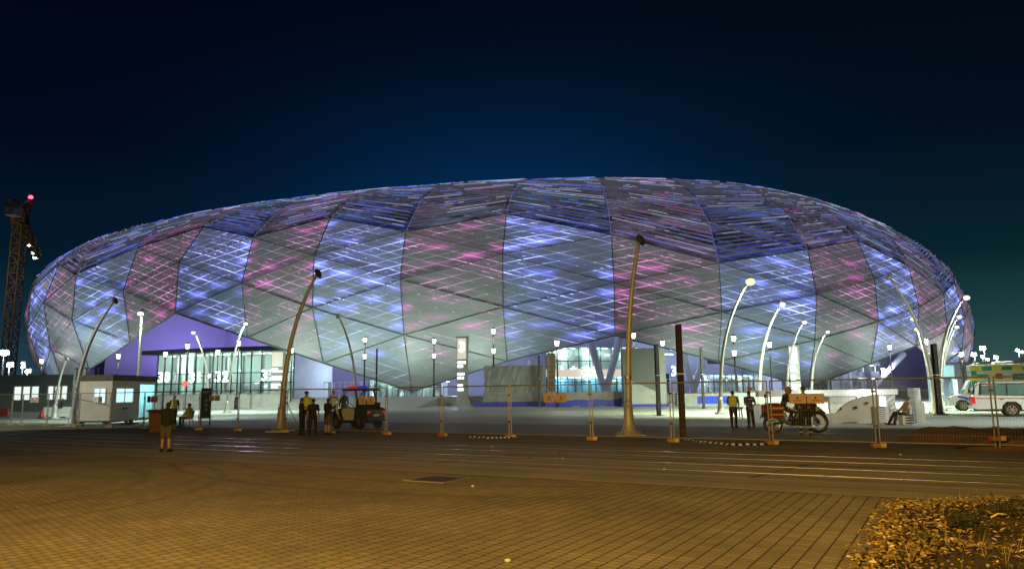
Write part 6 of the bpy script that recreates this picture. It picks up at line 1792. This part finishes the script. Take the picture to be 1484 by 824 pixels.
# the group before the fence
cross = dict(elb=[V(-.26, .02, 1.14), V(.26, .02, 1.14)], wri=[V(.02, .2, 1.12), V(-.02, .22, 1.16)])
person('leftmost of the group, in dark clothes facing the officer', feet(436, 630), R(-60), hpx(576, 630, 436), 'dark_cloth', 'black_cloth', cross, sleeves='long')
person('officer in a yellow green hi-vis jacket facing the group', feet(443, 624), R(176), hpx(566.5, 624, 443), 'hivis_yellow', 'black_cloth',
       dict(elb=[V(-.28, .02, 1.14), V(.28, .02, 1.14)], wri=[V(-.05, .22, 1.06), V(.05, .22, 1.06)]), sleeves='long', vest='hivis', cap='navy_cloth', girth=1.08)
person('person in black tee and trousers standing in front of the officer', feet(453, 632), R(12), hpx(577, 632, 453), 'black_cloth', 'black_cloth',
       dict(ank=[V(-.15, -.02, .085), V(.14, .03, .085)], knee=[V(-.12, .0, .5), V(.12, .03, .5)]))
person('man in black top and grey shorts looking at a phone by the cart', feet(474, 630), R(-38), hpx(576, 630, 474), 'black_cloth', 'grey_cloth',
       dict(elb=[V(-.25, .03, 1.15), V(.26, .02, 1.15)], wri=[V(-.08, .26, 1.2), V(.06, .27, 1.24)], head=V(0, .06, 1.61)), shorts=True, girth=1.1, extra=with_phone)
# behind the cart
p = at(483, 600, 50); p.z = 0
person('person in a white and red shirt walking behind the cart', p, R(190), at(483, 565.5, 50).z, 'white_cloth', 'navy_cloth', vest=None, extra=lambda t, J, H3: MB().tube([J['chest'] + TMr for TMr in (V(.185 * math.cos(q * .3142), .135 * math.sin(q * .3142), .05) for q in range(21))], .045, 8, cap=False).build('red_yoke', M['red_cloth'], t))
p = at(498, 600, 49); p.z = 0
person('person in dark green standing behind the front of the cart', p, R(170), at(498, 567, 49).z, 'green_cloth', 'tan_cloth', sleeves='long')
# far away by gate 32
p = at(342, 588, 98); p.z = 0
person('distant person in a long black robe below gate number 32', p, R(150), at(342, 572, 98).z, 'black_cloth', 'black_cloth', sleeves='long', robe=True)
# on the barrier
p = G(88, 605); sp_ = sit(.95)
for k_ in ('ank', 'toe'): sp_[k_] = [q + V(0, -.05, .45) for q in sp_[k_]]
person('person in dark clothes sitting on the white concrete barrier', V(p.x, p.y, 0), R(120), 1.6, 'black_cloth', 'navy_cloth', sp_, sleeves='long')
# the two men by the motorcycle
person('man in a yellow green hi-vis vest over a blue shirt, back to us', feet(1064, 620), R(-25), hpx(565.5, 620, 1064), 'blue_cloth', 'black_cloth', dict(elb=[V(-.25, .02, 1.14), V(.26, .0, 1.15)], wri=[V(-.14, .2, 1.05), V(.24, .1, .93)], ank=[V(-.08, -.02, .085), V(.09, .02, .085)]), vest='hivis', girth=1.08)
person('man in a royal blue polo shirt, hands clasped behind his back', feet(1088, 620), R(8), hpx(566, 620, 1088), 'blue_cloth', 'black_cloth', dict(elb=[V(-.27, -.08, 1.15), V(.27, -.08, 1.15)], wri=[V(-.06, -.17, .97), V(.06, -.17, .96)], ank=[V(-.07, -.0, .085), V(.2, .05, .085)], knee=[V(-.08, .02, .5), V(.16, .03, .5)], toe=[V(-.1, .17, .035), V(.26, .22, .035)]),
       extra=lambda t, J, H3: MB().box(V(0, -.135, 1.37), (.2, .01, .03)).build('back_print', M['reflect'], t))
# rider
mp0 = MOTO.location
rp_ = dict(pel=V(0, 0, 1.02), chest=V(0, .12, 1.34), neck=V(0, .19, 1.50), head=V(0, .25, 1.645), hip=[V(-.1, .03, .99), V(.1, .03, .99)], knee=[V(-.24, .46, .82), V(.24, .46, .82)], ank=[V(-.24, .28, .42), V(.24, .28, .42)], toe=[V(-.26, .48, .38), V(.26, .48, .38)],
           sh=[V(-.19, .16, 1.45), V(.19, .16, 1.45)], elb=[V(-.32, .4, 1.24), V(.32, .4, 1.24)], wri=[V(-.38, .72, 1.18), V(.38, .72, 1.18)])
def rider_extra(t, J, H3):
    for s in (-1, 1):
        mb = MB(); i = 0 if s < 0 else 1
        mb.capsule(J['hip'][i].lerp(J['knee'][i], .25) + V(s * .075, 0, .05), J['hip'][i].lerp(J['knee'][i], .95) + V(s * .055, 0, .05), .022, .02); mb.capsule(J['knee'][i].lerp(J['ank'][i], .1) + V(s * .05, .03, 0), J['knee'][i].lerp(J['ank'][i], .55) + V(s * .05, .02, 0), .03, .02); mb.build('pale_leg_flash', M['reflect'], t)
person('helmeted rider in black leathers sitting on the motorcycle', V(mp0.x + .42, mp0.y, 0), R(-88), 1.76, 'black_cloth', 'black_cloth', rp_, sleeves='long', helmet='orange', hair=False, extra=rider_extra)
# standing officer in front of the bike
def boots(t, J, H3):
    for i in (0, 1):
        mb = MB(); mb.cyl(J['knee'][i].lerp(J['ank'][i], .42), J['knee'][i].lerp(J['ank'][i], .56), .082, 14); mb.cyl(J['knee'][i].lerp(J['ank'][i], .86), J['knee'][i].lerp(J['ank'][i], .93), .078, 14); mb.build('reflective_cuff', M['reflect'], t)
person('officer in black uniform and cap standing in front of the motorcycle', feet(1168, 630), R(160), hpx(560, 630, 1168), 'black_cloth', 'black_cloth', dict(elb=[V(-.3, .04, 1.15), V(.3, .04, 1.15)], wri=[V(-.2, .24, 1.05), V(.2, .24, 1.05)], ank=[V(-.16, -.02, .085), V(.16, -.02, .085)], knee=[V(-.14, .02, .5), V(.14, .02, .5)]), sleeves='long', cap='black_cloth', girth=1.14, extra=boots)
# seated man at the ramp
p = feet(1312, 615.5)
mb = MB(); st = thing('striped_chair', 'chair draped with a white and navy striped cloth under the seated man', 'chair', p, R(0))
mb.box((.02, 0, .24), (.44, .4, .44), bev=.02); mb.box((.2, 0, .66), (.1, .42, .5), bev=.03); mb.build('body', M['white_paint'], st)
mb = MB()
for q in range(4): mb.box((.1, -.212, .1 + q * .12), (.36, .012, .055)); mb.box((.26, -.1, .1 + q * .12), (.012, .36, .055))
mb.build('navy_stripes', M['navy_cloth'], st)
mb = MB()
for x, y in ((-.17, -.17), (-.17, .17), (.2, -.17), (.2, .17)): mb.cyl((x, y, 0), (x, y, .05), .02, 6)
mb.build('feet', M['rubber'], st)
lay = sit(.46, .16); lay['knee'] = [V(-.12, .44, .56), V(.12, .42, .58)]; lay['ank'] = [V(-.12, .56, .085), V(.14, .7, .085)]; lay['toe'] = [V(-.14, .74, .05), V(.16, .88, .07)]
person('man in pale shirt and black trousers lounging on a chair by the lit window', p, R(90), 1.72, 'pink_cloth', 'black_cloth', lay, extra=lambda t, J, H3: MB().ell(J['sh'][0].lerp(J['sh'][1], .5) + V(0, -.09, -.08), (.16, .06, .16), 12, 8).build('orange_bag', M['orange'], t))
finish()
# sodium street lamps on the road behind the camera
lamp('street_light', 'SPOT', (-10, -5, 8.5), 21500, (1, .575, .13), None, .3, aim=(-4, 7, 0), spot=112, blend=1.0)
lamp('street_light', 'SPOT', (12, -5, 8.5), 8000, (1, .70, .15), None, .3, aim=(4, 5, 0), spot=100, blend=1.0)
# unseen fill spots added on either side to brighten the cabin and parked vehicles
lamp('mast_or_fill_light', 'SPOT', (-40, 33, 9), 8500, (.95, 1, .86), None, .3, aim=(-25, 52, .5), spot=50, blend=.6)
lamp('mast_or_fill_light', 'SPOT', (31, 30, 9), 8500, (.9, 1, .86), None, .3, aim=(22, 42, .5), spot=84, blend=.6)

# ------------------------------------------------------------------ every separate piece a part of its own
def islands(o, one):
    me = o.data; n = len(me.vertices); par_ = list(range(n))
    def find(x):
        while par_[x] != x: par_[x] = par_[par_[x]]; x = par_[x]
        return x
    for f in me.polygons:
        a = find(f.vertices[0])
        for v_ in f.vertices[1:]: par_[find(v_)] = a
    groups = {}
    for f in me.polygons: groups.setdefault(find(f.vertices[0]), []).append(f)
    if len(groups) < 2: o.name = one; return
    for fs_ in groups.values():
        idx = {}; vs = []; fc = []
        for f in fs_:
            for v_ in f.vertices:
                if v_ not in idx: idx[v_] = len(vs); vs.append(me.vertices[v_].co[:])
            fc.append([idx[v_] for v_ in f.vertices])
        m2 = bpy.data.meshes.new(one); m2.from_pydata(vs, [], fc)
        for m_ in me.materials: m2.materials.append(m_)
        for q, f in enumerate(fs_): m2.polygons[q].material_index = f.material_index; m2.polygons[q].use_smooth = f.use_smooth
        c = bpy.data.objects.new(one, m2); COL.objects.link(c); c.parent = o.parent; c.matrix_local = o.matrix_local.copy()
    bpy.data.objects.remove(o)
ONE = {'ceiling_lights': 'ceiling_light', 'inner_columns': 'inner_column', 'wall_openings': 'wall_opening', 'clamps': 'clamp', 'jib_lamps': 'jib_lamp', 'tie_rods': 'tie_rod', 'wheels': 'wheel',
       'door_handles': 'door_handle', 'side_glass': 'side_window', 'roof_rails': 'roof_rail', 'wall_fittings': 'wall_fitting', 'batten_lights': 'batten_light', 'landing_lights': 'landing_light',
       'eyes': 'eye', 'red_markers': 'red_marker', 'louvres': 'louvre', 'support_blocks': 'support_block', 'lit_lines': 'lit_line', 'roof_units': 'roof_unit', 'feet': 'foot', 'lifting_slots': 'lifting_slot',
       'vents': 'vent', 'weights': 'weight', 'wheel_arches': 'wheel_arch', 'carved_lines': 'carved_line', 'navy_stripes': 'navy_stripe', 'pale_marks': 'pale_mark', 'rear_walls': 'rear_wall'}
for o in list(bpy.data.objects):
    st_ = o.name.split('.')[0]
    if st_ in ONE and o.type == 'MESH' and not any(c.parent == o for c in o.parent.children if c.parent == o):
        islands(o, ONE[st_])
